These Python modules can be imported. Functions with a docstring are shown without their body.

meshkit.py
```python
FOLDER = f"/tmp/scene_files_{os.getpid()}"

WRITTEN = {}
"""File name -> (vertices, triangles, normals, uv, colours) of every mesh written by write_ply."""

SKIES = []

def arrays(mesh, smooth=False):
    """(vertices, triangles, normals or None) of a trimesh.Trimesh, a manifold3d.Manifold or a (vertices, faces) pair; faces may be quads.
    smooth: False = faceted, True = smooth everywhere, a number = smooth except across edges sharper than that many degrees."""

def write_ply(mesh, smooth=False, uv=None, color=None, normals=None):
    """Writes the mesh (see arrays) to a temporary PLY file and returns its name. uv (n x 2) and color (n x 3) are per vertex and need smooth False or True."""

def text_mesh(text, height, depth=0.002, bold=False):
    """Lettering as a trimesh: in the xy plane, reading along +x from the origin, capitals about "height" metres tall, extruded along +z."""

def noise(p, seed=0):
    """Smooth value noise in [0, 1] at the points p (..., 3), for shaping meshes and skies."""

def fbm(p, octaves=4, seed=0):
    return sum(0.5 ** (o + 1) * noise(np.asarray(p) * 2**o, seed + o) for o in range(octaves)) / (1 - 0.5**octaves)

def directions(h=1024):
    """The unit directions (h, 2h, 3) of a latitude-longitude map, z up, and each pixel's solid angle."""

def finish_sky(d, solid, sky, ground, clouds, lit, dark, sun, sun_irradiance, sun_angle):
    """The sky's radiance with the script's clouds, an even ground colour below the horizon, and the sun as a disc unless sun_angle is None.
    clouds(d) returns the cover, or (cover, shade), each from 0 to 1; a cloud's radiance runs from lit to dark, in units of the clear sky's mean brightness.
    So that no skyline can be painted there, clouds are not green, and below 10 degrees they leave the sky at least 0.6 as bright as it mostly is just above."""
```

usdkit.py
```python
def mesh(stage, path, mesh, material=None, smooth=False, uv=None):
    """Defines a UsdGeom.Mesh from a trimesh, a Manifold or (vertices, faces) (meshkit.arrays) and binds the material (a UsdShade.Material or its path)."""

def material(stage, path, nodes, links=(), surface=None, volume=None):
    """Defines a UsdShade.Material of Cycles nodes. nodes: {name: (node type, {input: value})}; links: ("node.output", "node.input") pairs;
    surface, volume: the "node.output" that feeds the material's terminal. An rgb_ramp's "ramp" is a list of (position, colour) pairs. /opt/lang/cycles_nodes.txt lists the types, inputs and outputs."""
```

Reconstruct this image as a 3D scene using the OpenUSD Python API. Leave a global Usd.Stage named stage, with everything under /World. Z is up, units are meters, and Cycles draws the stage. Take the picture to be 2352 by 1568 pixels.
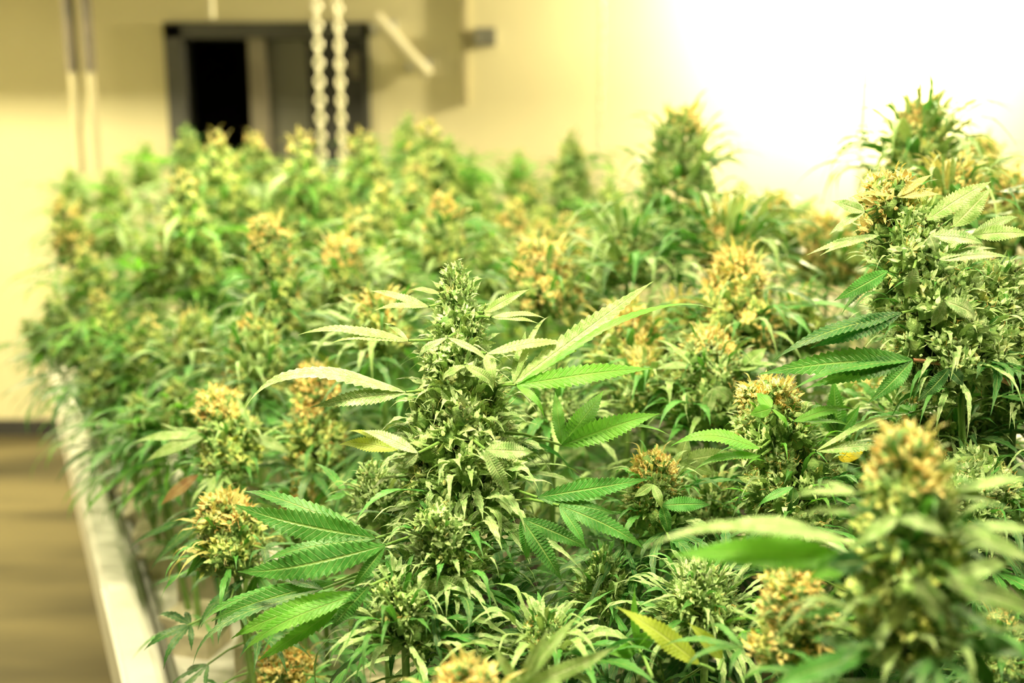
import math, random
import numpy as np
import trimesh, usdkit, meshkit
from pxr import Usd, UsdGeom, UsdLux, UsdShade, Sdf, Gf, Vt

stage = Usd.Stage.CreateInMemory()
UsdGeom.SetStageUpAxis(stage, "Z")
UsdGeom.SetStageMetersPerUnit(stage, 1.0)
UsdGeom.Xform.Define(stage, "/World")

# ------------------------------------------------------------------ camera
W, H, FPX = 2352, 1568, 2445.0
EYE = np.array([0.0, 0.0, 1.6])
PITCH = math.radians(11.5)
cam = UsdGeom.Camera.Define(stage, "/World/camera")
cam.AddTranslateOp().Set(Gf.Vec3d(*EYE))
cam.AddRotateXOp().Set(90 - math.degrees(PITCH))
cam.CreateHorizontalApertureAttr(36.0)
cam.CreateVerticalApertureAttr(24.0)
cam.CreateFocalLengthAttr(36.0 * FPX / W)
cam.CreateFStopAttr(2.5)
cam.CreateFocusDistanceAttr(1.09)
cam.CreateClippingRangeAttr(Gf.Vec2f(0.05, 100))
cam.CreateExposureAttr(-0.15)

# ------------------------------------------------------------------ lights
WARM = (1.0, 0.89, 0.52)


def rect_light(name, x, y, z, w, h, power, color=WARM, rx=0.0, ry=0.0):
    l = UsdLux.RectLight.Define(stage, "/World/" + name)
    l.AddTranslateOp().Set(Gf.Vec3d(x, y, z))
    if rx or ry:
        l.AddRotateXYZOp().Set(Gf.Vec3f(rx, ry, 0))
    l.CreateWidthAttr(w)
    l.CreateHeightAttr(h)
    l.CreateIntensityAttr(power)
    l.CreateColorAttr(Gf.Vec3f(*color))
    return l


LAMPS = [(-0.28, 0.78, 2.3), (0.9, 0.78, 2.3), (-0.5, 2.2, 2.36), (0.8, 2.2, 2.36), (-0.85, 3.5, 2.4), (0.5, 3.5, 2.4), (-2.75, 3.6, 2.4), (-1.9, 1.5, 2.4)]  # last two, over the aisle, are added to brighten left wall and rim
LAMP_NAMES = ["over the near left of the bench", "over the near right of the bench", "over the middle of the bench at the left", "over the middle of the bench at the right", "over the far left of the bench", "over the far right of the bench", "over the aisle, added to brighten the left wall", "over the near aisle, added to brighten the bench rim"]
LAMP_POWER = (370, 230, 265, 215, 250, 90, 1150, 70)
for i, (lx, ly, lz) in enumerate(LAMPS):
    rect_light("lamp_light" + ("_%03d" % i if i else ""), lx, ly, lz, 0.34, 0.12, LAMP_POWER[i])
# the lamp close to the far wall, above the upper edge of the frame
HOT = (1.76, 5.0, 2.34)
hl = UsdLux.SphereLight.Define(stage, "/World/bulb_light")
hl.AddTranslateOp().Set(Gf.Vec3d(*HOT))
hl.CreateRadiusAttr(0.07)
hl.CreateIntensityAttr(2900.0)
hl.CreateColorAttr(Gf.Vec3f(1.0, 0.86, 0.5))

# ------------------------------------------------------------------ projection helpers
CP, SP = math.cos(PITCH), math.sin(PITCH)
FWD = np.array([0, CP, -SP])
UPC = np.array([0, SP, CP])
RT = np.array([1.0, 0, 0])


def at(px, py, d):
    """The point of the place seen at a pixel, d metres along the viewing axis."""
    return EYE + FWD * d + RT * ((px - W / 2) / FPX * d) + UPC * ((H / 2 - py) / FPX * d)


def on_z(px, py, z):
    r = FWD + RT * ((px - W / 2) / FPX) + UPC * ((H / 2 - py) / FPX)
    return EYE + r * ((z - EYE[2]) / r[2])


def on_y(px, py, y):
    r = FWD + RT * ((px - W / 2) / FPX) + UPC * ((H / 2 - py) / FPX)
    return EYE + r * (y / r[1])


def unit(v):
    v = np.asarray(v, float)
    return v / (np.linalg.norm(v) + 1e-12)


# ------------------------------------------------------------------ prim helpers
USED = {}


def free(parent, name):
    k = (parent, name)
    n = USED.get(k, -1) + 1
    USED[k] = n
    return f"{parent}/{name}" + (f"_{n:03d}" if n else "")


def tag(prim, label=None, category=None, group=None, kind=None):
    for k, v in (("label", label), ("category", category), ("group", group), ("kind", kind)):
        if v:
            prim.SetCustomDataByKey(k, v)


def raw_mesh(path, v, f, mat, n=None, uv=None):
    m = UsdGeom.Mesh.Define(stage, path)
    m.CreatePointsAttr(Vt.Vec3fArray.FromNumpy(np.ascontiguousarray(v, np.float32)))
    f = np.asarray(f, np.int32)
    m.CreateFaceVertexCountsAttr(Vt.IntArray.FromNumpy(np.full(len(f), f.shape[1], np.int32)))
    m.CreateFaceVertexIndicesAttr(Vt.IntArray.FromNumpy(np.ascontiguousarray(f.ravel())))
    m.CreateSubdivisionSchemeAttr("none")
    if n is not None:
        m.CreateNormalsAttr(Vt.Vec3fArray.FromNumpy(np.ascontiguousarray(n, np.float32)))
        m.SetNormalsInterpolation("vertex")
    if uv is not None:
        UsdGeom.PrimvarsAPI(m).CreatePrimvar("st", Sdf.ValueTypeNames.TexCoord2fArray, "vertex").Set(Vt.Vec2fArray.FromNumpy(np.ascontiguousarray(uv, np.float32)))
    UsdShade.MaterialBindingAPI.Apply(m.GetPrim()).Bind(M[mat])
    return m.GetPrim()


def solid(parent, name, mesh, mat, smooth=30):
    return usdkit.mesh(stage, free(parent, name), mesh, M[mat], smooth=smooth).GetPrim()


def xform(name, loc, label=None, category=None, group=None, kind=None):
    x = UsdGeom.Xform.Define(stage, free("/World", name))
    x.AddTranslateOp().Set(Gf.Vec3d(*map(float, loc)))
    tag(x.GetPrim(), label, category, group, kind)
    return x.GetPrim()


def box(cx, cy, cz, sx, sy, sz):
    b = trimesh.creation.box((sx, sy, sz))
    b.apply_translation((cx, cy, cz))
    return b


def box2(a, b):
    a, b = np.asarray(a, float), np.asarray(b, float)
    return box(*((a + b) / 2), *np.abs(b - a))


def cat(*ms):
    return trimesh.util.concatenate(list(ms))


def tube(points, radii, sides=6, cap=True):
    p = np.asarray(points, float)
    r = np.broadcast_to(radii, (len(p),))
    t = np.gradient(p, axis=0)
    t /= np.linalg.norm(t, axis=1, keepdims=True) + 1e-12
    ref = np.array([0, 0, 1.0]) if abs(t[:, 2]).mean() < 0.8 else np.array([1.0, 0, 0])
    a = np.cross(t, ref)
    a /= np.linalg.norm(a, axis=1, keepdims=True) + 1e-12
    b = np.cross(t, a)
    ang = np.arange(sides) * 2 * np.pi / sides
    n = np.cos(ang)[None, :, None] * a[:, None] + np.sin(ang)[None, :, None] * b[:, None]
    v = p[:, None] + r[:, None, None] * n
    i, j = np.meshgrid(np.arange(len(p) - 1), np.arange(sides), indexing="ij")
    q = np.stack([i * sides + j, i * sides + (j + 1) % sides, (i + 1) * sides + (j + 1) % sides, (i + 1) * sides + j], -1).reshape(-1, 4)
    return v.reshape(-1, 3), q, n.reshape(-1, 3)


# ------------------------------------------------------------------ materials
M = {}


def mat(name, nodes, links, surface):
    M[name] = usdkit.material(stage, "/World/Looks/" + name, nodes, links, surface=surface)


def plain(name, c1, c2, scale=3.0, rough=0.6, bump=0.0, bscale=60.0, metallic=0.0, stretch=(1, 1, 1), detail=4.0, ramp=(0.35, 0.65), spec=0.5):
    nodes = {
        "g": ("geometry", {}), "m": ("mapping", {"mapping_type": "point", "scale": stretch}),
        "n": ("noise_texture", {"scale": scale, "detail": detail}), "r": ("rgb_ramp", {"ramp": [(ramp[0], c1), (ramp[1], c2)]}),
        "n2": ("noise_texture", {"scale": bscale, "detail": 3.0}), "b": ("bump", {"strength": bump, "distance": 0.004}),
        "p": ("principled_bsdf", {"roughness": rough, "metallic": metallic, "specular_ior_level": spec}),
    }
    links = [("g.position", "m.vector"), ("m.vector", "n.vector"), ("n.fac", "r.fac"), ("r.color", "p.base_color"), ("m.vector", "n2.vector"), ("n2.fac", "b.height")]
    if bump:
        links.append(("b.normal", "p.normal"))
    mat(name, nodes, links, "p.BSDF")


def leaf(name, dark, light, frost_color=(0.54, 0.64, 0.34), frost=0.3, vein=(0.3, 0.42, 0.12), trans=0.3, trans_color=None, rough=0.42, tipc=None):
    """A leaf blade: veins running from midrib to tooth in the st primvar, pale resin speckle, light passing through."""
    tc = trans_color or tuple(min(1, 1.6 * x) for x in light)
    nodes = {
        "uv": ("uvmap", {"attribute": "st"}), "s": ("separate_xyz", {}), "ab": ("math", {"math_type": "absolute"}),
        "k": ("math", {"math_type": "multiply_add", "value2": -1.6}),
        "tau": ("math", {"math_type": "multiply", "value2": 2 * math.pi}), "cs": ("math", {"math_type": "cosine"}),
        "vp": ("map_range", {"from_min": 0.72, "from_max": 1.0, "to_min": 0.0, "to_max": 0.38, "clamp": True}),
        "mr": ("map_range", {"from_min": 0.04, "from_max": 0.11, "to_min": 0.7, "to_max": 0.0, "clamp": True}),
        "vm": ("math", {"math_type": "maximum"}),
        "g": ("geometry", {}), "n": ("noise_texture", {"scale": 45.0, "detail": 3.0}), "r": ("rgb_ramp", {"ramp": [(0.32, dark), (0.68, light)]}),
        "oi": ("object_info", {}), "hv": ("hsv", {"saturation": 1.0, "hue": 0.5}), "vr": ("map_range", {"from_min": 0.0, "from_max": 1.0, "to_min": 0.72, "to_max": 1.28}),
        "mv": ("mix_color", {"blend_type": "mix", "b": vein}),
        "f1": ("noise_texture", {"scale": 950.0, "detail": 1.0}), "f2": ("noise_texture", {"scale": 130.0, "detail": 2.0}),
        "fm": ("math", {"math_type": "multiply"}), "fr": ("map_range", {"from_min": 0.20, "from_max": 0.36, "to_min": 0.0, "to_max": frost * 1.6, "clamp": True}),
        "ed": ("map_range", {"from_min": 0.8, "from_max": 1.0, "to_min": 0.0, "to_max": frost * 0.8, "clamp": True}), "fx": ("math", {"math_type": "maximum"}),
        "mf": ("mix_color", {"blend_type": "mix", "b": frost_color}),
        "bh": ("math", {"math_type": "multiply_add", "value2": -0.6}), "bs": ("math", {"math_type": "multiply", "value2": 0.2}),
        "b": ("bump", {"strength": 0.8, "distance": 0.002}),
        "p": ("principled_bsdf", {"roughness": rough, "specular_ior_level": 0.45, "sheen_weight": frost * 0.25, "sheen_roughness": 0.4}),
        "tm": ("hsv", {"value": 1.0}), "t": ("translucent_bsdf", {"color": tc}), "mx": ("mix_closure", {"fac": trans}),
    }
    links = [("uv.UV", "s.vector"), ("s.x", "ab.value1"), ("ab.value", "k.value1"), ("s.y", "k.value3"), ("k.value", "tau.value1"), ("tau.value", "cs.value1"),
             ("cs.value", "vp.value"), ("ab.value", "mr.value"), ("vp.result", "vm.value1"), ("mr.result", "vm.value2"),
             ("g.position", "n.vector"), ("n.fac", "r.fac"), ("r.color", "hv.color"), ("oi.random", "vr.value"), ("vr.result", "hv.value"),
             ("hv.color", "mv.a"), ("vm.value", "mv.fac"),
             ("g.position", "f1.vector"), ("g.position", "f2.vector"), ("f1.fac", "fm.value1"), ("f2.fac", "fm.value2"), ("fm.value", "fr.value"),
             ("ab.value", "ed.value"), ("fr.result", "fx.value1"), ("ed.result", "fx.value2"), ("fx.value", "mf.fac"), ("mv.result", "mf.a"), ("mf.result", "p.base_color"),
             ("vm.value", "bh.value1"), ("f1.fac", "bs.value1"), ("bs.value", "bh.value3"), ("bh.value", "b.height"), ("b.normal", "p.normal"),
             ("p.BSDF", "mx.closure1"), ("t.BSDF", "mx.closure2")]
    mat(name, nodes, links, "mx.closure")


def flower(name, deep, pale, gold, goldness=0.3, rough=0.6):
    """Resin-coated bracts: green to pale with golden patches and a fine crystalline relief."""
    nodes = {
        "g": ("geometry", {}), "n": ("noise_texture", {"scale": 120.0, "detail": 3.0}), "r": ("rgb_ramp", {"ramp": [(0.3, deep), (0.62, pale)]}),
        "n2": ("noise_texture", {"scale": 55.0, "detail": 2.0}), "gr": ("map_range", {"from_min": 0.62 - goldness * 0.5, "from_max": 0.85 - goldness * 0.5, "to_min": 0.0, "to_max": 0.9, "clamp": True}),
        "mg": ("mix_color", {"blend_type": "mix", "b": gold}),
        "f": ("noise_texture", {"scale": 950.0, "detail": 1.0}), "fr": ("map_range", {"from_min": 0.5, "from_max": 0.64, "to_min": 0.0, "to_max": 0.6, "clamp": True}),
        "mf": ("mix_color", {"blend_type": "mix", "b": tuple(min(1, c * 1.25 + 0.12) for c in pale)}), "oi": ("object_info", {}), "vr": ("map_range", {"to_min": 0.62, "to_max": 1.15}), "hv": ("hsv", {}),
        "b": ("bump", {"strength": 0.6, "distance": 0.0012}),
        "p": ("principled_bsdf", {"roughness": rough, "specular_ior_level": 0.4, "sheen_weight": 0.2, "sheen_roughness": 0.4}),
        "t": ("translucent_bsdf", {"color": pale}), "mx": ("mix_closure", {"fac": 0.1}),
    }
    links = [("g.position", "n.vector"), ("n.fac", "r.fac"), ("g.position", "n2.vector"), ("n2.fac", "gr.value"), ("r.color", "mg.a"), ("gr.result", "mg.fac"),
             ("g.position", "f.vector"), ("f.fac", "fr.value"), ("mg.result", "mf.a"), ("fr.result", "mf.fac"), ("mf.result", "hv.color"), ("oi.random", "vr.value"), ("vr.result", "hv.value"), ("hv.color", "p.base_color"),
             ("f.fac", "b.height"), ("b.normal", "p.normal"), ("p.BSDF", "mx.closure1"), ("t.BSDF", "mx.closure2")]
    mat(name, nodes, links, "mx.closure")


leaf("leaf_deep", (0.010, 0.075, 0.018), (0.028, 0.155, 0.032), frost=0.08, trans=0.16, trans_color=(0.05, 0.34, 0.04))
leaf("leaf_mid", (0.030, 0.16, 0.028), (0.080, 0.31, 0.055), frost=0.05, trans=0.2, trans_color=(0.16, 0.5, 0.05))
leaf("leaf_fresh", (0.10, 0.34, 0.04), (0.20, 0.48, 0.07), frost=0.05, trans=0.4, trans_color=(0.22, 0.62, 0.05))
leaf("leaf_lime", (0.38, 0.52, 0.06), (0.55, 0.65, 0.10), frost=0.05, trans=0.4, trans_color=(0.55, 0.7, 0.06), vein=(0.7, 0.75, 0.3))
leaf("leaf_yellow", (0.80, 0.66, 0.03), (0.9, 0.78, 0.06), frost=0.0, trans=0.4, trans_color=(0.9, 0.75, 0.05), vein=(0.85, 0.75, 0.2))
leaf("leaf_brown", (0.20, 0.10, 0.04), (0.40, 0.28, 0.10), frost=0.1, trans=0.2, trans_color=(0.4, 0.25, 0.06), vein=(0.5, 0.3, 0.12))
leaf("leaf_frost", (0.15, 0.32, 0.10), (0.30, 0.50, 0.17), frost=0.6, trans=0.14, trans_color=(0.3, 0.5, 0.1), vein=(0.45, 0.52, 0.22))
leaf("leaf_pale", (0.13, 0.30, 0.06), (0.26, 0.44, 0.12), frost=0.4, trans=0.2, trans_color=(0.45, 0.6, 0.15), vein=(0.55, 0.62, 0.3))
leaf("leaf_gold", (0.40, 0.42, 0.10), (0.68, 0.60, 0.20), frost=0.4, frost_color=(0.8, 0.7, 0.35), trans=0.3, trans_color=(0.65, 0.6, 0.15), vein=(0.7, 0.62, 0.3))
flower("bract_frost", (0.17, 0.34, 0.09), (0.54, 0.70, 0.33), (0.74, 0.66, 0.25), 0.12)
flower("bract_green", (0.13, 0.28, 0.06), (0.44, 0.60, 0.22), (0.75, 0.60, 0.2), 0.14)
flower("bract_gold", (0.46, 0.50, 0.13), (0.88, 0.76, 0.30), (0.95, 0.62, 0.20), 0.45)
flower("bract_lime", (0.24, 0.42, 0.07), (0.62, 0.72, 0.22), (0.85, 0.75, 0.2), 0.25)
plain("pistil_orange", (0.72, 0.36, 0.08), (0.88, 0.58, 0.20), 160, 0.5)
plain("pistil_cream", (0.82, 0.66, 0.28), (0.92, 0.82, 0.45), 160, 0.5)
plain("stem_green", (0.13, 0.26, 0.05), (0.20, 0.34, 0.08), 25, 0.5, 0.3, 300)
plain("stem_red", (0.30, 0.11, 0.07), (0.38, 0.22, 0.10), 25, 0.45, 0.3, 300)
plain("bud_core", (0.10, 0.22, 0.05), (0.24, 0.36, 0.10), 90, 0.8, 0.5, 400)
plain("rock_wool", (0.55, 0.50, 0.35), (0.70, 0.64, 0.46), 60, 0.95, 0.6, 300)
plain("wall_paint", (0.65, 0.60, 0.385), (0.71, 0.66, 0.43), 1.3, 0.6, 0.15, 90)
plain("ceiling_paint", (0.07, 0.068, 0.06), (0.09, 0.088, 0.08), 1.3, 0.8)
plain("dark_sheeting", (0.05, 0.048, 0.042), (0.07, 0.067, 0.06), 1.3, 0.7)  # unseen walls made this dark to cut bounced fill light
plain("floor_concrete", (0.030, 0.025, 0.012), (0.16, 0.132, 0.064), 1.6, 0.4, 0.2, 30, stretch=(0.45, 1.9, 1), detail=3, ramp=(0.38, 0.62))  # noise stretched into darker and lighter bands
plain("tray_plastic", (0.82, 0.80, 0.74), (0.88, 0.86, 0.80), 2.0, 0.45, 0.05, 40)
plain("dark_rubber", (0.022, 0.022, 0.022), (0.04, 0.04, 0.04), 6, 0.6)
plain("door_steel", (0.05, 0.052, 0.048), (0.075, 0.075, 0.068), 4, 0.5, 0.05, 80)
plain("door_jamb", (0.17, 0.15, 0.11), (0.22, 0.20, 0.15), 4, 0.5)
plain("door_grey", (0.105, 0.105, 0.085), (0.14, 0.14, 0.11), 2, 0.5)
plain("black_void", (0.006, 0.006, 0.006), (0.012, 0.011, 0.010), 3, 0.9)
plain("chain_metal", (0.62, 0.58, 0.44), (0.75, 0.70, 0.55), 30, 0.35, 0.1, 200, metallic=0.35)
plain("cable_dark", (0.10, 0.085, 0.06), (0.16, 0.13, 0.09), 12, 0.6)
plain("cable_pale", (0.40, 0.36, 0.22), (0.46, 0.41, 0.26), 12, 0.6)
plain("pipe_paint", (0.66, 0.62, 0.44), (0.72, 0.68, 0.50), 5, 0.4)
plain("mat_fibre", (0.022, 0.017, 0.010), (0.05, 0.038, 0.022), 40, 0.95, 0.6, 200)
plain("hose_grey", (0.16, 0.16, 0.14), (0.24, 0.24, 0.20), 10, 0.5)
plain("lamp_white", (0.85, 0.85, 0.82), (0.9, 0.9, 0.87), 4, 0.35)
plain("lamp_metal", (0.55, 0.55, 0.53), (0.65, 0.65, 0.62), 8, 0.3, metallic=0.8)
mat("bulb_glow", {"e": ("emission", {"color": (1.0, 0.86, 0.5), "strength": 60.0})}, [], "e.emission")

# ------------------------------------------------------------------ room shell
YW, ZC, XL, XR, YB = 5.4, 3.1, -3.6, 3.4, -2.2
door_l, door_r = on_y(398, 300, YW)[0], on_y(848, 300, YW)[0]
door_top = on_y(600, 57, YW)[2]
T = 0.12
wall = cat(box2((XL, YW, 0), (door_l, YW + T, ZC)), box2((door_r, YW, 0), (XR, YW + T, ZC)), box2((door_l, YW, door_top), (door_r, YW + T, ZC)))
tag(solid("/World", "wall_back", wall, "wall_paint"), "cream back wall behind the plants with a dark doorway", None, None, "structure")
tag(solid("/World", "wall_left", box2((XL - T, YB, 0), (XL, YW + T, ZC)), "wall_paint"), "cream side wall beyond the aisle", None, None, "structure")
tag(solid("/World", "wall_right", box2((XR, YB, 0), (XR + T, YW + T, ZC)), "dark_sheeting"), "unseen side wall beyond the bench, made dark to cut bounce", None, None, "structure")
tag(solid("/World", "wall_front", box2((XL, YB - T, 0), (XR, YB, ZC)), "dark_sheeting"), "unseen wall behind the viewer, made dark to cut bounce", None, None, "structure")
tag(solid("/World", "floor", box2((XL - T, YB - T, -0.1), (XR + T, YW + 2.2, 0)), "floor_concrete"), "brown banded concrete floor of the aisle", None, None, "structure")
tag(solid("/World", "ceiling", box2((XL - T, YB - T, ZC), (XR + T, YW + T, ZC + 0.1)), "ceiling_paint"), "plain dark ceiling", None, None, "structure")
zb = on_y(60, 962, YW)[2]
bb = cat(box2((XL, YW - 0.025, 0), (door_l - 0.06, YW, zb)), box2((door_r + 0.06, YW - 0.025, 0), (XR, YW, zb)))
tag(solid("/World", "baseboard_back", bb, "dark_rubber"), "dark rubber baseboard along the back wall", None, None, "structure")

# dark room behind the doorway, its frame, one leaf and a dark fill in the gap
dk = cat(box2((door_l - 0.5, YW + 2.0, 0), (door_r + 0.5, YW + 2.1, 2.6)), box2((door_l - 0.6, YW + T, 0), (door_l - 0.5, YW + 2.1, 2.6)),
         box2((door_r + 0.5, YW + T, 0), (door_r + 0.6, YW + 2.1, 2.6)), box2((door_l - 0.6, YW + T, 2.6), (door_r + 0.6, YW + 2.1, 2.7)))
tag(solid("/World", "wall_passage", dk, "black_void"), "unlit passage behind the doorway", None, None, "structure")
d1 = UsdGeom.Xform.Define(stage, free("/World", "door_1")).GetPrim()
tag(d1, "dark steel doorway in the back wall with a grey leaf half closed", None, None, "structure")
dp = str(d1.GetPath())


def dx(px):
    return on_y(px, 200, YW)[0]


fr = cat(box2((door_l - 0.01, YW - 0.03, 0), (dx(428), YW + T, door_top)), box2((dx(838), YW - 0.03, 0), (door_r + 0.01, YW + T, door_top)),
         box2((door_l - 0.01, YW - 0.03, on_y(600, 88, YW)[2]), (door_r + 0.01, YW + T, door_top + 0.01)))
solid(dp, "door_frame", fr, "door_steel")
solid(dp, "door_post", box2((dx(576), YW - 0.02, 0), (dx(614), YW + 0.08, door_top - 0.06)), "door_jamb")
solid(dp, "door_leaf", box2((dx(615), YW + 0.03, 0.01), (dx(705), YW + 0.07, door_top - 0.065)), "door_grey")
solid(dp, "door_panel", box2((dx(705), YW + 0.05, 0.01), (dx(838), YW + 0.09, door_top - 0.065)), "dark_rubber")  # dark sheet stands in for the unlit gap beside the leaf
hx, _, hz = on_y(817, 150, YW)
solid(dp, "door_handle", cat(box(hx, YW + 0.02, hz, 0.03, 0.06, 0.12), box(hx - 0.03, YW - 0.005, hz, 0.09, 0.02, 0.025)), "door_jamb")

# pipe and small grey box on the back wall
pa, pb = on_y(862, 40, YW - 0.06), on_y(985, 175, YW - 0.06)
p = xform("wall_pipe", (0, 0, 0), "pale pipe slanting across the wall right of the doorway", "pipe")
v, f, n = tube([pa, pa + (pb - pa) * .3, pb], 0.032, 12)
raw_mesh(free(str(p.GetPath()), "pipe_run"), v, f, "pipe_paint", n)
for k in (0.15, 0.8):
    c = pa + (pb - pa) * k
    solid(str(p.GetPath()), "pipe_bracket", box(c[0], YW - 0.03, c[2], 0.12, 0.06, 0.05), "lamp_metal")
c = on_y(1115, 85, YW - 0.03)
p = xform("junction_box", (0, 0, 0), "small grey box high on the wall between doorway and bright lamp", "junction box")  # plain small box with a pale upright strip
solid(str(p.GetPath()), "box_body", box(c[0], YW - 0.035, c[2], 0.1, 0.07, 0.08), "hose_grey")
solid(str(p.GetPath()), "conduit", cat(box(c[0] - 0.1, YW - 0.02, c[2] - 0.02, 0.02, 0.03, 0.6), box(c[0] - 0.07, YW - 0.02, c[2], 0.06, 0.03, 0.03)), "cable_pale")

# ------------------------------------------------------------------ bench
ZT, ZF = 0.80, 0.735
e0, e1 = on_z(282, 1568, ZT), on_z(136, 930, ZT)
ed = unit(e1 - e0)
en = np.array([ed[1], -ed[0], 0])
near, far = e0 - ed * 1.25, e1 + ed * 1.05
BW = 2.3


def bench_box(a0, a1, b0, b1, z0, z1):
    """A box along the bench: a = distance along its left edge from the near end, b = distance across from that edge."""
    pts = [near + ed * a + en * b for a in (a0, a1) for b in (b0, b1)]
    v = np.array([[q[0], q[1], z] for q in pts for z in (z0, z1)])
    return trimesh.convex.convex_hull(v)


def lip(a0, a1, b0, b1):
    """A rounded white lip profile swept along."""
    return bench_box(a0, a1, b0, b1, ZF - 0.06, ZT - 0.008), bench_box(a0, a1, b0 + 0.008, b1 - 0.008, ZF, ZT)


BL = float(np.linalg.norm(far - near))
bench = xform("grow_bench", (0, 0, 0), "long white plastic grow bench with raised rim beside the aisle", "bench")
bp = str(bench.GetPath())
solid(bp, "tray_floor", bench_box(0, BL, 0.02, BW - .02, ZF - 0.03, ZF), "tray_plastic")
solid(bp, "rim", cat(*lip(0, BL, 0, 0.055)), "tray_plastic")
solid(bp, "rim", cat(*lip(0, BL, BW - 0.055, BW)), "tray_plastic")
solid(bp, "rim", cat(*lip(0, 0.055, 0.055, BW - .055)), "tray_plastic")
solid(bp, "rim", cat(*lip(BL - 0.055, BL, 0.055, BW - 0.055)), "tray_plastic")
for a in (0.25, BL * 0.5, BL - 0.25):
    for b in (0.25, BW - 0.25):
        solid(bp, "leg", bench_box(a - 0.03, a + 0.03, b - 0.03, b + 0.03, 0, ZF - 0.03), "lamp_metal")
matp = xform("growing_mat", (0, 0, 0), "added dark mat on the tray floor that darkens the gaps under the plants", "mat")  # added dark sheet: darkens the gaps, cuts bounce from the tray
for k in range(6):
    a0 = 0.12 + k * (BL - 0.24) / 6
    solid(str(matp.GetPath()), "mat_section", bench_box(a0 + 0.004, a0 + (BL - 0.24) / 6 - 0.004, 0.42, BW - 0.1, ZF, ZF + 0.012), "mat_fibre")
# grey hose added to draw the shaded groove inside the rim
hose = xform("irrigation_hose", (0, 0, 0), "thin grey hose added along the shaded groove inside the bench rim", "hose")
pts = [near + ed * a + en * (0.085 + 0.006 * math.sin(a * 4)) + np.array([0, 0, ZF - ZT + 0.012]) for a in np.linspace(0.3, BL - 0.3, 60)]
v, f, n = tube(pts, 0.009, 10)
raw_mesh(free(str(hose.GetPath()), "hose_run"), v, f, "hose_grey", n)
for a in (1.2, 2.3):
    c = near + ed * a + en * 0.085
    solid(str(hose.GetPath()), "hose_clip", trimesh.creation.box((0.03, 0.02, 0.028), transform=trimesh.transformations.translation_matrix((c[0], c[1], ZF + 0.014))), "dark_rubber")

# ------------------------------------------------------------------ hanging things
def link_mesh(length, width, wire, turned):
    t = np.linspace(0, 2 * np.pi, 15)[:-1]
    half = (length - width) / 2
    x = np.cos(t) * (width - wire * 2) / 2
    z = np.sin(t) * (width - wire * 2) / 2 + np.where(np.sin(t) >= 0, half, -half)
    pts = np.stack([x, 0 * x, z], 1) if not turned else np.stack([0 * x, x, z], 1)
    nn = len(pts)
    tang = np.roll(pts, -1, 0) - np.roll(pts, 1, 0)
    tang /= np.linalg.norm(tang, axis=1, keepdims=True)
    bn = np.array([0, 1.0, 0]) if not turned else np.array([1.0, 0, 0])
    a = np.cross(tang, bn)
    ang = np.arange(6) * np.pi / 3
    nm = np.cos(ang)[None, :, None] * a[:, None] + np.sin(ang)[None, :, None] * bn[None, None]
    v = pts[:, None] + wire * nm
    i, j = np.meshgrid(np.arange(nn), np.arange(6), indexing="ij")
    q = np.stack([i * 6 + j, i * 6 + (j + 1) % 6, ((i + 1) % nn) * 6 + (j + 1) % 6, ((i + 1) % nn) * 6 + j], -1).reshape(-1, 4)
    return v.reshape(-1, 3), q[:, ::-1], nm.reshape(-1, 3)


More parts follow.
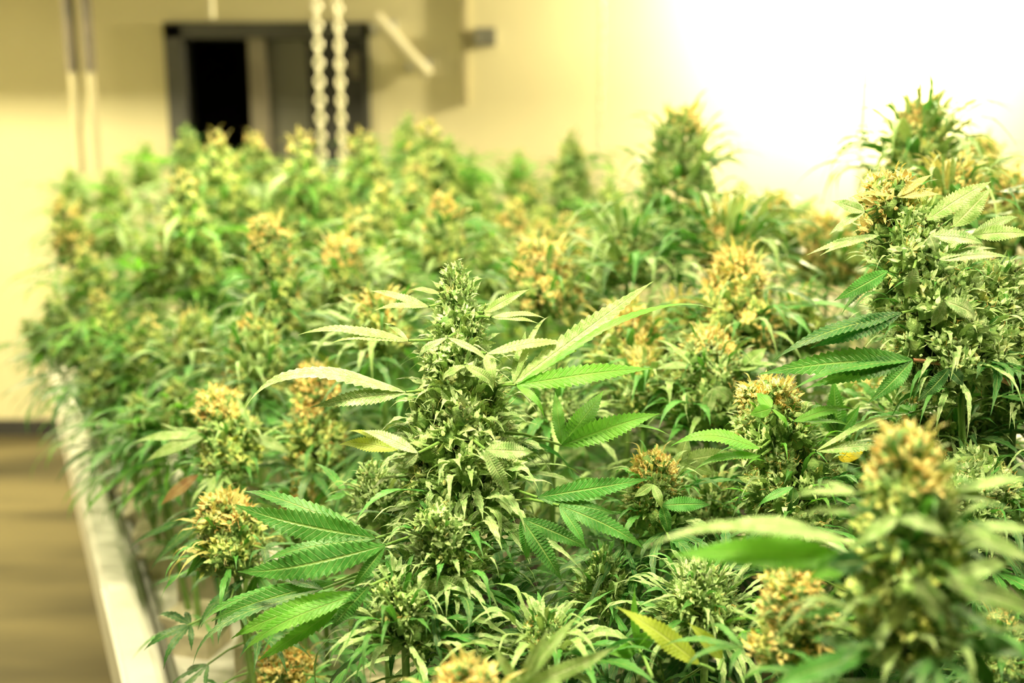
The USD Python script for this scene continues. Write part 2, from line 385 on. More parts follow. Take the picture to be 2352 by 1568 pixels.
def chain(px, py, d, pitch, width, wire, z_low, label, m="chain_metal"):
    top = at(px, py, d)
    c = xform("hanging_chain", (top[0], top[1], z_low), label, "chain")
    path = str(c.GetPath())
    k, z = 0, 0.0
    while z_low + z < ZC - pitch:
        v, f, n = link_mesh(pitch + wire * 2, width, wire, k % 2 == 1)
        raw_mesh(free(path, "chain_link"), v + np.array([0, 0, z + pitch / 2]), f, m, n)
        z += pitch
        k += 1
    solid(path, "hook_plate", cat(box(0, 0, ZC - z_low - 0.01, 0.06, 0.06, 0.02), box(0, 0, ZC - z_low - 0.03, 0.012, 0.012, 0.05)), "lamp_metal")
    if z_low > 1.2:   # a hook at the lower end
        tt = np.linspace(0, 1.5 * np.pi, 12)
        v, f, n = tube(np.stack([0.02 * np.sin(tt), 0 * tt, -0.02 + 0.02 * np.cos(tt)], 1), 0.004, 6)
        raw_mesh(free(path, "hook"), v, f, m, n)


chain(733, 170, 3.0, 0.0255, 0.034, 0.0058, 1.40, "heavy pale chain hanging before the doorway, nearer to the grey door leaf")
chain(781, 170, 3.05, 0.0255, 0.031, 0.0056, 1.40, "heavy pale chain hanging at the right edge of the grey door leaf")
chain(1380, 150, 4.1, 0.027, 0.026, 0.005, 1.35, "thin pale chain hanging against the wall left of the bright lamp glow")


def cord(px, y_px, d, parts, label, r):
    b = at(px, y_px, d)
    c = xform("hanging_cable", (b[0], b[1], b[2]), label, "cable")
    for nm, m, z0, z1, rr in parts:
        v, f, n = tube([[0, 0, z0], [0, 0, (z0 + z1) / 2], [0, 0, z1]], rr, 10)
        raw_mesh(free(str(c.GetPath()), nm), v, f, m, n)


zt = ZC - at(175, 380, 4.3)[2]
cord(186, 400, 4.3, [("lower_cord", "cable_pale", 0, 0.40, 0.017), ("dark_sleeve", "cable_dark", 0.40, zt, 0.023)], "two-tone cable hanging at the far left, the left one of the pair", .02)  # darker upper length, paler lower length
cord(226, 400, 4.3, [("lower_cord", "cable_pale", 0, 0.40, 0.017), ("dark_sleeve", "cable_dark", 0.40, zt, 0.021)], "two-tone cable hanging at the far left, the right one of the pair", .02)
cord(484, 42, 4.6, [("pale_strap", "pipe_paint", 0, ZC - at(484, 42, 4.6)[2], 0.018)], "short pale strap hanging above the left half of the doorway", .02)
cord(1968, 480, 3.4, [("thin_cord", "lamp_white", 0, ZC - at(1968, 480, 3.4)[2], 0.011)], "thin white cord hanging in front of the bright lamp glow", .01)

# lamps over the bench, plus two added over the aisle (out of frame above): housing, reflector, socket
for i, (lx, ly, lz) in enumerate(LAMPS):
    g = xform("grow_lamp", (lx, ly, lz), "white reflector grow lamp hanging " + LAMP_NAMES[i], "lamp")
    gp = str(g.GetPath())
    sk = cat(box2((-.56, -.36, -.14), (-.55, .36, .08)), box2((.55, -.36, -.14), (.56, .36, .08)), box2((-.55, -.36, -.14), (.55, -.35, .08)), box2((-.55, .35, -.14), (.55, .36, .08)))
    solid(gp, "reflector_skirt", sk, "lamp_white")
    solid(gp, "housing", box2((-.55, -.35, .06), (.55, .35, .09)), "lamp_metal")
    solid(gp, "hanger", cat(box2((-.4, -.005, .09), (-.39, .005, ZC - lz)), box2((.39, -.005, .09), (.4, .005, ZC - lz))), "lamp_metal")
g = xform("wall_lamp", HOT, "bare grow lamp bulb hanging close to the back wall", "lamp")
solid(str(g.GetPath()), "socket", trimesh.creation.cylinder(0.03, 0.12, transform=trimesh.transformations.translation_matrix((0, 0, 0.13))), "lamp_white")
solid(str(g.GetPath()), "cord", box2((-.004, -.004, .19), (.004, .004, ZC - HOT[2])), "dark_rubber")

# ------------------------------------------------------------------ plants: building blocks
def blade(P0, P1, width, up, arch=0.1, fold=0.25, nt=10, rng=None, fine=True, wavy=0.03):
    """One serrated leaflet from P0 to P1. Rows alternate between notch and tooth; returns vertices, quads, normals, st."""
    c = P1 - P0
    L = np.linalg.norm(c) + 1e-9
    d = c / L
    u = up - d * (up @ d)
    if np.linalg.norm(u) < 1e-3:
        u = np.array([d[1], -d[2], d[0]])
        u -= d * (u @ d)
    u /= np.linalg.norm(u)
    s = np.cross(u, d)
    R = 2 * nt + 1
    j = np.arange(R)
    t = j / (2 * nt)
    odd = (j % 2 == 1)
    wp = np.maximum(t, 1e-4) ** 0.8 * np.maximum(1 - t, 0) ** 1.3
    wp = wp / 0.366
    ew = np.maximum(width / 2 * wp * np.where(odd, 1.0, 0.78), width * 0.02)
    ew[-1] = width * 0.006
    sh = np.where(odd, 0.75, 0.1) * L / nt * np.minimum(wp * 1.2, 1) * (1 - t)
    z0 = arch * L * 4 * t * (1 - t) * (0.55 + 0.9 * t)
    q = np.array([-1, -0.5, 0, 0.5, 1]) if fine else np.array([-1, 0, 1.0])
    aq = np.abs(q)
    x = t[:, None] * L + sh[:, None] * aq[None] ** 1.5
    y = q[None] * ew[:, None]
    z = z0[:, None] + fold * np.abs(y) - 0.35 * fold * np.abs(y) * aq[None]
    if fine:
        z = z + np.where(aq == 0.5, 1.0, 0.0)[None] * np.where(odd, 1, -1)[:, None] * (0.055 * width * wp)[:, None]
    if rng is not None and wavy:
        ph = rng.uniform(0, 6.28, 2)
        z = z + wavy * width * wp[:, None] * np.where(q < 0, np.sin(t[:, None] * 14 + ph[0]), np.sin(t[:, None] * 14 + ph[1])) * aq[None] ** 2 * 2
    y = y + (0.03 * L * np.sin(t * 2.6) * (rng.uniform(-1, 1) if rng is not None else 0))[:, None]
    G = P0 + x[..., None] * d + y[..., None] * s + z[..., None] * u
    n = np.cross(np.gradient(G, axis=0), np.gradient(G, axis=1))
    n /= np.linalg.norm(n, axis=2, keepdims=True) + 1e-12
    C = len(q)
    i, k = np.meshgrid(np.arange(R - 1), np.arange(C - 1), indexing="ij")
    F = np.stack([i * C + k, i * C + k + 1, (i + 1) * C + k + 1, (i + 1) * C + k], -1).reshape(-1, 4)[:, ::-1]
    st = np.stack([np.broadcast_to(q[None], (R, C)), np.broadcast_to((t * nt)[:, None], (R, C))], -1)
    return G.reshape(-1, 3), F, n.reshape(-1, 3), st.reshape(-1, 2)


def lathe(zs, rs, sides):
    ang = np.arange(sides) * 2 * np.pi / sides
    v = [np.stack([r * np.cos(ang), r * np.sin(ang), np.full(sides, z)], 1) for z, r in zip(zs, rs)]
    v = np.vstack(v + [np.array([[0, 0, zs[-1] + (zs[-1] - zs[-2]) * 0.6]])])
    f = []
    for i in range(len(zs) - 1):
        for j in range(sides):
            a, b, c, d = i * sides + j, i * sides + (j + 1) % sides, (i + 1) * sides + (j + 1) % sides, (i + 1) * sides + j
            f += [(a, b, c), (a, c, d)]
    m = (len(zs) - 1) * sides
    for j in range(sides):
        f.append((m + j, m + (j + 1) % sides, len(v) - 1))
    v, f = np.array(v), np.array(f)
    n = v * [1, 1, 0.5]
    n[:, 2] += 0.15
    return v, f, n / (np.linalg.norm(n, axis=1, keepdims=True) + 1e-9)


BRACT = lathe([0, 0.28, 0.72], [0.13, 0.27, 0.14], 5)
BRACT_LOW = lathe([0, 0.4], [0.20, 0.30], 5)
ICO = trimesh.creation.icosphere(2)
ICO_V, ICO_F = np.array(ICO.vertices), np.array(ICO.faces)
ICO1 = trimesh.creation.icosphere(1)
ICO1_V, ICO1_F = np.array(ICO1.vertices), np.array(ICO1.faces)


def frames(d, rng):
    """Rotations whose third column is d."""
    a = rng.normal(size=d.shape)
    a -= d * (a * d).sum(1, keepdims=True)
    a /= np.linalg.norm(a, axis=1, keepdims=True)
    return np.stack([a, np.cross(d, a), d], 2)


def scatter(base, pos, R, scale):
    V, F, N = base
    v = np.einsum("nij,kj->nki", R, V) * scale[:, None, None] + pos[:, None]
    nn = np.einsum("nij,kj->nki", R, N)
    f = F[None] + (np.arange(len(pos)) * len(V))[:, None, None]
    return v.reshape(-1, 3), f.reshape(-1, 3), nn.reshape(-1, 3)


def hairs(pos, dirs, length, rad, rng):
    """Curling pistils: three-sided tapering tubes."""
    n = len(pos)
    side = rng.normal(size=(n, 3))
    side -= dirs * (side * dirs).sum(1, keepdims=True)
    side /= np.linalg.norm(side, axis=1, keepdims=True) + 1e-9
    b = np.cross(dirs, side)
    t = np.array([0, 0.35, 0.7, 1.0])
    curl = rng.uniform(0.2, 0.9, n)
    c = pos[:, None] + (dirs[:, None] * (t - 0.25 * t ** 3)[None, :, None] + side[:, None] * (curl[:, None] * t[None] ** 2)[..., None] + b[:, None] * (0.25 * np.sin(t * 5)[None] * curl[:, None])[..., None]) * length[:, None, None]
    ang = np.arange(3) * 2 * np.pi / 3
    ring = np.cos(ang)[None, :, None] * side[:, None] + np.sin(ang)[None, :, None] * b[:, None]
    rr = rad * np.array([1, 0.9, 0.7, 0.25])
    v = c[:, :, None] + ring[:, None] * rr[None, :, None, None]
    N = np.broadcast_to(ring[:, None], v.shape)
    q = np.array([[i * 3 + j, i * 3 + (j + 1) % 3, (i + 1) * 3 + (j + 1) % 3, (i + 1) * 3 + j] for i in range(3) for j in range(3)])
    f = q[None] + (np.arange(n) * 12)[:, None, None]
    return v.reshape(-1, 3), f.reshape(-1, 4), N.reshape(-1, 3)


class Plant:
    def __init__(self, name, base, label, group=None, cat="plant", seed=0):
        self.O = np.asarray(base, float)
        self.prim = xform(name, self.O, label, cat, group)
        self.path = str(self.prim.GetPath())
        self.rng = np.random.default_rng(seed)

    def mesh(self, parent, name, v, f, m, n=None, uv=None, kind=None, label=None):
        p = raw_mesh(free(parent, name), np.asarray(v) - self.O, f, m, n, uv)
        tag(p, label, None, None, kind)
        return str(p.GetPath())


def fan_leaf(P, root, o, d, up, L, W_, k, spread, droop, m, nt=14, fine=True, arch=0.16, stem="stem_green", rp=0.0013):
    """A compound leaf: petiole from root to o, k leaflets fanning from o."""
    rng = P.rng
    mid = (root + o) / 2 + up * 0.06 * np.linalg.norm(o - root)
    v, f, n = tube([root, mid, o, o + d * 0.004], [rp * 1.2, rp, rp, rp * 0.4], 5)
    leafp = P.mesh(P.path, "fan_leaf", v, f, stem, n)
    u = unit(up - d * (up @ d))
    s = np.cross(u, d)
    for i in range(k):
        a = (i - (k - 1) / 2) / max((k - 1) / 2, 1)
        ang = math.radians(spread) * a + rng.normal(0, 0.05)
        Li = L * (1 - 0.52 * abs(a) ** 1.3) * rng.uniform(0.92, 1.08)
        dd = math.cos(ang) * d + math.sin(ang) * s
        dr = droop * rng.uniform(0.7, 1.3)
        tip = o + dd * Li + np.array([0, 0, -1.0]) * dr * Li
        v, f, n, st = blade(o, tip, W_ * (1 - 0.35 * abs(a)) * rng.uniform(0.9, 1.1), u + s * rng.normal(0, 0.15), arch * rng.uniform(0.6, 1.3), rng.uniform(0.1, 0.4), max(4, int(nt * (1 - 0.35 * abs(a)))), rng, fine)
        P.mesh(leafp, "leaflet", v, f, m, n, st)


def set_leaf(P, root, o, tips, m, fine=True, stem="stem_green", nt=21, label=None, rp=0.0016):
    """A compound leaf whose leaflet tips are given: tips = [(point, width, arch, facing)], facing 0 = lying flat, 1 = turned to the aisle's viewer side."""
    rng = P.rng
    mid = (root + o) / 2 + np.array([0, 0, 0.05]) * np.linalg.norm(o - root)
    v, f, n = tube([root, mid, o], [rp * 1.3, rp, rp * .8], 6)
    leafp = P.mesh(P.path, "fan_leaf", v, f, stem, n, None, None, label)
    for T_, w, arch, face in tips:
        up = unit(np.array([0, -face, 1.02 - face * 0.75]) + rng.normal(0, 0.06, 3))
        v, f, n, st = blade(o, T_, w * 1.22, up, arch, rng.uniform(0.12, 0.3), nt, rng, fine)
        P.mesh(leafp, "leaflet", v, f, m, n, st)


def tip_shape():
    """A tiny curled leaf tip poking out of a bud, growing along +z."""
    z = np.array([0, 0.3, 0.65, 1.0])
    w = np.array([0.09, 0.21, 0.15, 0.008])
    bend = 0.22 * z ** 2
    v = np.array([[q * w[i], bend[i] - 0.3 * abs(q) * w[i], z[i]] for i in range(4) for q in (-1, 0, 1)])
    f = []
    for i in range(3):
        for k in range(2):
            a = i * 3 + k
            f += [(a, a + 1, a + 4), (a, a + 4, a + 3)]
    f = np.array(f)
    n = np.zeros_like(v)
    g = np.cross(v[f[:, 1]] - v[f[:, 0]], v[f[:, 2]] - v[f[:, 0]])
    for k in range(3):
        np.add.at(n, f[:, k], g)
    return v, f, n / np.linalg.norm(n, axis=1, keepdims=True)


LEAF_TIP = tip_shape()


def bud(P, c, out, r, m, nb, rng, low, pist, pm, pl):
    el = np.clip(1 + 0.25 * rng.normal(size=(len(ICO1_V), 1)), 0.7, 1.3)
    bpth = P.mesh(P.path, "bud", ICO1_V * r * 0.8 * el + c, ICO1_F, "bud_core", ICO1_V)
    nb2 = int(nb * 1.5)
    d = unitrows(rng.normal(size=(nb2, 3)) + out * 0.9 + np.array([0, 0, 0.35]))
    pos = c + d * r * rng.uniform(0.5, 0.95, (nb2, 1))
    dirs = unitrows(d + np.array([0, 0, 0.45]) + rng.normal(0, 0.45, (nb2, 3)))
    sc = r * (rng.uniform(0.4, 0.8, nb2) if low else rng.uniform(0.28, 0.62, nb2))
    v, f, n = scatter(BRACT_LOW if low else BRACT, pos, frames(dirs, rng), sc)
    nt = max(5, int(nb2 * 0.75))
    d2 = unitrows(rng.normal(size=(nt, 3)) + out * 0.9 + np.array([0, 0, 0.5]))
    v2, f2, n2 = scatter(LEAF_TIP, c + d2 * r * 0.75, frames(unitrows(d2 + rng.normal(0, 0.4, (nt, 3))), rng), r * rng.uniform(0.45, 1.1, nt))
    P.mesh(bpth, "bract_cluster", np.vstack([v, v2]), np.vstack([f, f2 + len(v)]), m, np.vstack([n, n2]), None, "stuff")
    if pist:
        k = rng.integers(0, nb2, pist)
        v, f, n = hairs(pos[k] + dirs[k] * sc[k, None] * 0.6, unitrows(dirs[k] + rng.normal(0, 0.5, (pist, 3))), rng.uniform(0.6, 1.4, pist) * pl, 0.00034 if not low else 0.0007, rng)
        P.mesh(bpth, "pistil_tuft", v, f, pm, n, None, "stuff")


def unitrows(a):
    return a / (np.linalg.norm(a, axis=1, keepdims=True) + 1e-9)


def cola(P, tip, low, R, shape=0.8, top=0.22, nbud=60, nb=14, nsug=100, sug=0.035, sugw=0.006, bm=("bract_frost",), sm=("leaf_frost",), gold=0.0, pist=8, pm="pistil_orange", low_detail=False, sag=0.0, bumpy=0.15):
    """A flower spike from tip down to low, radius R at its foot: buds of bracts, pistils, and narrow resinous sugar leaves between them."""
    rng = P.rng
    ax = low - tip
    L = np.linalg.norm(ax)
    axd = ax / L
    a1 = unit(np.cross(axd, [0.3, 1, 0.1]))
    a2 = np.cross(axd, a1)

    def rad(s):
        return R * (top + (1 - top) * s ** shape) * (1 - 0.25 * max(0, s - 0.8) / 0.2)

    v, f, n = tube([tip + axd * L * 0.06, tip + axd * L * 0.5, low], [0.0015, 0.003, 0.0045], 6)
    # buds, denser where the spike is thick
    ss = np.linspace(0, 1, 200)
    wgt = np.array([rad(s) for s in ss]) ** 0.9
    cdf = np.cumsum(wgt) / wgt.sum()
    for i in range(nbud):
        s = float(np.interp((i + 0.3) / nbud, cdf, ss))
        ph = i * 2.39996 + rng.normal(0, 0.25)
        rr = rad(s)
        br = np.clip(rr * rng.uniform(0.40, 0.56), 0.005, 0.017 * (R / 0.06) ** 0.5)
        out = math.cos(ph) * a1 + math.sin(ph) * a2
        c = tip + axd * (s * L + 0.3 * br) + out * max(rr - br * 0.9, 0) * (1 + rng.normal(0, bumpy)) * (0.0 if i == 0 else 1)
        top_ = s < gold * rng.uniform(0.6, 1.4)
        m = "bract_gold" if top_ else bm[rng.integers(len(bm))]
        np_ = int(pist * (2.0 if top_ else rng.uniform(0, 1.4)))
        bud(P, c, unit(out - axd * 0.5), br, m, nb, rng, low_detail, np_, pm if not (rng.random() < 0.25) else "pistil_cream", br * 0.55)
    for i in range(nsug):
        s = (i + rng.random()) / nsug
        s = s ** 0.85
        ph = i * 2.39996 * 1.37 + rng.normal(0, 0.4)
        out = math.cos(ph) * a1 + math.sin(ph) * a2
        rr = rad(s)
        elev = 0.95 - 1.15 * s + rng.normal(0, 0.22)
        d = unit(out * math.cos(elev) - axd * math.sin(elev))
        Ls = sug * (0.22 + 0.95 * s ** 0.9) * rng.uniform(0.6, 1.4)
        o = tip + axd * s * L + out * rr * 0.55
        o2 = o + d * rr * 0.1
        tipp = o2 + d * (Ls + rr * 0.35) - np.array([0, 0, 1.0]) * Ls * (0.10 + 0.38 * s) * rng.uniform(-0.3, 1.4)
        m = "leaf_gold" if s < gold * rng.uniform(0.4, 1.1) else sm[rng.integers(len(sm))]
        v, f, n, st = blade(o2, tipp, sugw * rng.uniform(0.75, 1.35) * (0.38 + 0.85 * s ** 0.8), unit(np.array([0, 0, 1.0]) + out * 0.35 + rng.normal(0, 0.15, 3)), rng.uniform(0.08, 0.42), rng.uniform(0.15, 0.6), (6 if low_detail else 8), rng, not low_detail, 0.08)
        P.mesh(P.path, "sugar_leaf", v, f, m, n, st)


def stalk(P, pts, r0, r1, m="stem_green"):
    pts = np.asarray(pts)
    t = np.linspace(0, 1, 9)[:, None]
    if len(pts) == 3:
        c = (1 - t) ** 2 * pts[0] + 2 * t * (1 - t) * pts[1] + t ** 2 * pts[2]
    else:
        c = (1 - t) * pts[0] + t * pts[1]
    v, f, n = tube(c, np.linspace(r0, r1, 9), 8)
    P.mesh(P.path, "stem", v, f, m, n)
    return c


def rock_cube(P, c):
    b = trimesh.creation.box((0.09, 0.09, 0.07))
    b.apply_translation((c[0], c[1], ZF + 0.035))
    P.mesh(P.path, "root_cube", np.array(b.vertices), np.array(b.faces), "rock_wool")


def foliage(P, tip, low, root, n, L, W_, mats, s0=0.45, down=0.3, s1=None, fine=True, nt=10, pet=0.04, k=5, droop=0.25, toward=None):
    """Fan leaves up the lower spike and the stem below it."""
    rng = P.rng
    ax = low - tip
    s1 = 1 + down / np.linalg.norm(ax)
    for i in range(n):
        s = s0 + (s1 - s0) * (i + rng.random()) / n
        pos = tip + ax * s if s <= 1 else low + (root - low) * min(0.9, (s - 1) * np.linalg.norm(ax) / max(np.linalg.norm(root - low), 1e-3))
        ph = i * 2.39996 + rng.normal(0, 0.5)
        out = np.array([math.cos(ph), math.sin(ph), 0])
        e = rng.uniform(-0.1, 0.55) - 0.25 * (s - s0)
        d = unit(out * math.cos(e) + np.array([0, 0, math.sin(e)]))
        o = pos + d * pet * rng.uniform(0.7, 1.6)
        kk = k if rng.random() > 0.3 else max(3, k - 2)
        fan_leaf(P, pos, o, unit(d + np.array([0, 0, rng.normal(0, 0.2)])), unit(np.array([0, 0, 1.0]) + 0.3 * out + rng.normal(0, 0.18, 3)), L * rng.uniform(0.65, 1.15), W_ * rng.uniform(0.8, 1.15), kk, rng.uniform(55, 85), droop * rng.uniform(0.2, 1.8), mats[rng.integers(len(mats))], nt, fine)


def inside(b, least=0.14):
    """The same foot, but not nearer to the bench's left edge than the rim allows."""
    k = (b - near) @ en
    b = b + en * max(0, least - k)
    return b


def grown(label, tip, low, R, seed, base_shift=(0, 0), group=None, fol=None, cola_kw=None, name="flowering_hemp", low_fol=True):
    """A whole plant: root cube on the tray, stem, spike, fan leaves."""
    base = inside(np.array([low[0] + base_shift[0], low[1] + base_shift[1], ZF]))
    P = Plant(name, base, label, group, "plant", seed)
    rock_cube(P, base)
    root = base + np.array([0, 0, 0.06])
    midp = np.array([(low[0] + base[0]) / 2, (low[1] + base[1]) / 2, (low[2] + ZF) / 2]) + (low - tip) * 0.25
    midp[2] = max(midp[2], ZF + 0.1)
    stalk(P, [root, midp, low], 0.005, 0.0038)
    stalk(P, [low, tip], 0.0045, 0.002)
    cola(P, tip, low, R, **(cola_kw or {}))
    if fol:
        foliage(P, tip, low, root, **fol)
    return P


GREENS = ["leaf_mid", "leaf_deep", "leaf_mid", "leaf_deep", "leaf_pale"]
DARKS = ["leaf_deep", "leaf_mid", "leaf_deep"]

# ------------------------------------------------------------------ plants in and near the sharp zone
def pts(d, spec):
    """[(x, y, dd, width in cm, arch, facing)] -> leaflet tips."""
    return [(at(x, y, d + 0.7 * dd), w / 100, a, f) for x, y, dd, w, a, f in spec]


def leaves(P, d, rows):
    """rows: (root px, junction px, material, [tips]); every pixel pair may carry its own depth offset."""
    for r, j, m, tips in rows:
        set_leaf(P, at(r[0], r[1], d + (r[2] if len(r) > 2 else 0)), at(j[0], j[1], d + (j[2] if len(j) > 2 else 0)), pts(d, tips), m)


# the sharp central spike
D = 1.13
hero = grown("tallest sharply focused pale frosted flower spike in the middle of the bench", at(1050, 612, D), at(1065, 1185, D), 0.068, 11,
             cola_kw=dict(shape=0.85, top=0.17, nbud=125, nb=17, nsug=240, sug=0.038, sugw=0.0155, bm=("bract_frost", "bract_frost", "bract_green"), sm=("leaf_frost", "leaf_frost", "leaf_pale"), pist=13, pm="pistil_cream", bumpy=0.22),
             fol=dict(n=31, L=0.10, W_=0.02, mats=["leaf_deep", "leaf_mid", "leaf_deep", "leaf_frost"], s0=0.75, s1=1.7, nt=12, droop=0.3))
leaves(hero, D, [
    ((1060, 1200), (862, 1236, -0.08), "leaf_mid", [(541, 1155, -0.10, 3.9, .10, .95), (600, 1290, -0.12, 2.0, .12, .6), (560, 1125, -0.03, 2.4, .12, .5)]),
    ((1060, 1215), (885, 1252, -0.10), "leaf_mid", [(545, 1307, -0.12, 3.9, .14, .95), (805, 1355, -.13, 1.6, .1, .7)]),
    ((1060, 1260), (768, 1335, -0.06), "leaf_mid", [(486, 1428, -0.06, 2.6, .14, .8), (455, 1450, 0.02, 1.8, .12, .5)]),
    ((1060, 1270), (742, 1352, -0.08), "leaf_deep", [(440, 1550, -0.10, 1.9, .20, .25), (620, 1330, -0.05, 1.5, .1, .4)]),
    ((1060, 1280), (828, 1362, -0.10), "leaf_fresh", [(532, 1470, -0.12, 3.0, .12, .8), (560, 1500, -0.14, 2.4, .15, .6), (590, 1515, -.09, 2.0, .12, .8)]),
    ((1060, 1280), (848, 1345, -0.12), "leaf_mid", [(760, 1448, -0.15, 2.0, .1, .9)]),
    ((1040, 1250), (988, 1322, -0.10), "leaf_pale", [(852, 1510, -0.13, 2.9, .10, .95), (832, 1408, -0.12, 1.7, .1, .8)]),
    ((1045, 1260), (1008, 1322, -0.10), "leaf_frost", [(1004, 1418, -0.12, 2.0, .1, .95), (1095, 1370, -0.12, 1.8, .12, .9), (955, 1400, -.12, 1.4, .1, .9)]),
    ((1150, 1150), (1285, 1160, -0.06), "leaf_mid", [(1478, 1263, -0.08, 2.5, .16, .75), (1345, 1260, -0.10, 1.7, .12, .7), (1390, 1150, -.02, 1.6, .1, .4)]),
    ((1110, 1160), (1198, 1190, -0.08), "leaf_mid", [(1290, 1335, -0.11, 2.5, .12, .85), (1352, 1262, -0.09, 2.2, .14, .85), (1210, 1290, -.1, 1.5, .1, .8)]),
    ((1130, 1120), (1235, 1142, -0.05), "leaf_mid", [(1492, 1100, -0.05, 2.7, .12, .8), (1420, 1180, -.06, 1.8, .12, .7)]),
    ((1120, 900), (1180, 880, -0.05), "leaf_pale", [(1497, 642, -0.02, 3.0, .06, .75), (1205, 760, -0.02, 1.9, .05, .95), (1262, 728, -.02, .9, .2, .5)]),
    ((1120, 900), (1186, 884, -0.06), "leaf_fresh", [(1640, 706, -0.02, 1.9, .12, .2), (1500, 846, -0.06, 2.8, .08, .8), (1250, 960, -.1, 1.1, .3, .5)]),
    ((1120, 990), (1290, 1022, -0.03), "leaf_fresh", [(1515, 948, -0.03, 3.3, .14, .75), (1385, 896, 0.01, 3.0, .05, .9), (1275, 900, .03, 1.8, .05, .8), (1540, 1000, -.03, 1.8, .14, .25)]),
    ((1060, 905), (932, 900, -0.04), "leaf_frost", [(556, 950, -0.06, 2.3, .26, .45), (712, 934, -0.07, 2.2, .14, .75), (612, 892, -.02, 1.6, .14, .3)]),
    ((1040, 790), (938, 782, -0.03), "leaf_pale", [(682, 771, -0.04, 1.6, .10, .5), (758, 789, -0.05, 1.4, .10, .5), (880, 742, -.02, .8, .1, .5)]),
    ((1080, 815), (1118, 812, -0.05), "leaf_pale", [(1312, 796, -0.05, 1.7, .12, .55), (1135, 890, -0.09, 1.7, .3, .7)]),
    ((1080, 735), (1128, 728, -0.04), "leaf_pale", [(1255, 733, -0.05, 1.1, .1, .5), (1238, 743, -.06, .9, .08, .5)]),
    ((1085, 720), (1112, 718, -0.02), "leaf_pale", [(1217, 665, -0.02, 1.5, .05, .9)]),
    ((1030, 700), (985, 704, -0.03), "leaf_pale", [(847, 667, -0.02, 1.3, .08, .6), (855, 716, -0.04, 1.0, .1, .6)]),
    ((1040, 670), (1010, 674, -0.02), "leaf_pale", [(940, 667, -0.02, .9, .12, .6)]),
    ((1060, 770), (1028, 775, -0.06), "leaf_frost", [(1125, 835, -0.07, 1.1, .12, .6), (960, 828, -.07, 1.1, .2, .5)]),
    ((1070, 840), (1068, 838, -0.08), "leaf_pale", [(1132, 895, -0.09, 1.5, .25, .6), (1018, 880, -.09, 1.2, .2, .5)]),
    ((1050, 1020), (915, 1032, -0.04), "leaf_lime", [(780, 1020, -0.03, 2.1, .12, .6), (800, 990, -.02, 1.2, .1, .5)]),
    ((1060, 1010), (1115, 1032, -0.10), "leaf_frost", [(1225, 1036, -0.11, 2.3, .1, .85), (1172, 1130, -0.12, 1.9, .15, .9)]),
    ((1060, 1010), (960, 1040, -0.09), "leaf_frost", [(830, 990, -0.09, 1.7, .1, .6), (925, 1075, -.11, 1.5, .15, .8)]),
])
D = 1.06
P = grown("small frosted flower cluster at the foot of the central sharp spike, pointing at the viewer", at(1005, 1178, D - .03), at(1035, 1330, D + .03), 0.042, 12,
          cola_kw=dict(shape=0.6, top=0.35, nbud=42, nb=15, nsug=70, sug=0.05, sugw=0.011, bm=("bract_green", "bract_frost"), sm=("leaf_frost", "leaf_mid", "leaf_frost"), pist=6),
          fol=dict(n=19, L=0.08, W_=0.019, mats=DARKS, s0=0.7, s1=1.8, droop=0.5))
P = grown("low frosted leafy flower cluster drooping at the lower left of the central spike", at(905, 1338, 1.02), at(930, 1470, 1.04), 0.036, 13,
          cola_kw=dict(shape=0.6, top=0.35, nbud=26, nb=13, nsug=70, sug=0.06, sugw=0.012, bm=("bract_green",), sm=("leaf_frost", "leaf_mid"), pist=3),
          fol=dict(n=21, L=0.09, W_=0.02, mats=DARKS, s0=0.4, s1=1.6, droop=0.5))
D = 1.13
P = grown("small crusty frosted flower behind the left flank of the central spike", at(845, 1065, 1.2), at(880, 1180, 1.2), 0.034, 14,
          cola_kw=dict(nbud=26, nb=12, nsug=40, sug=0.035, sugw=0.008, pist=6, sm=("leaf_frost", "leaf_pale")), fol=dict(n=17, L=0.09, W_=0.02, mats=DARKS, s0=0.6, s1=1.8))

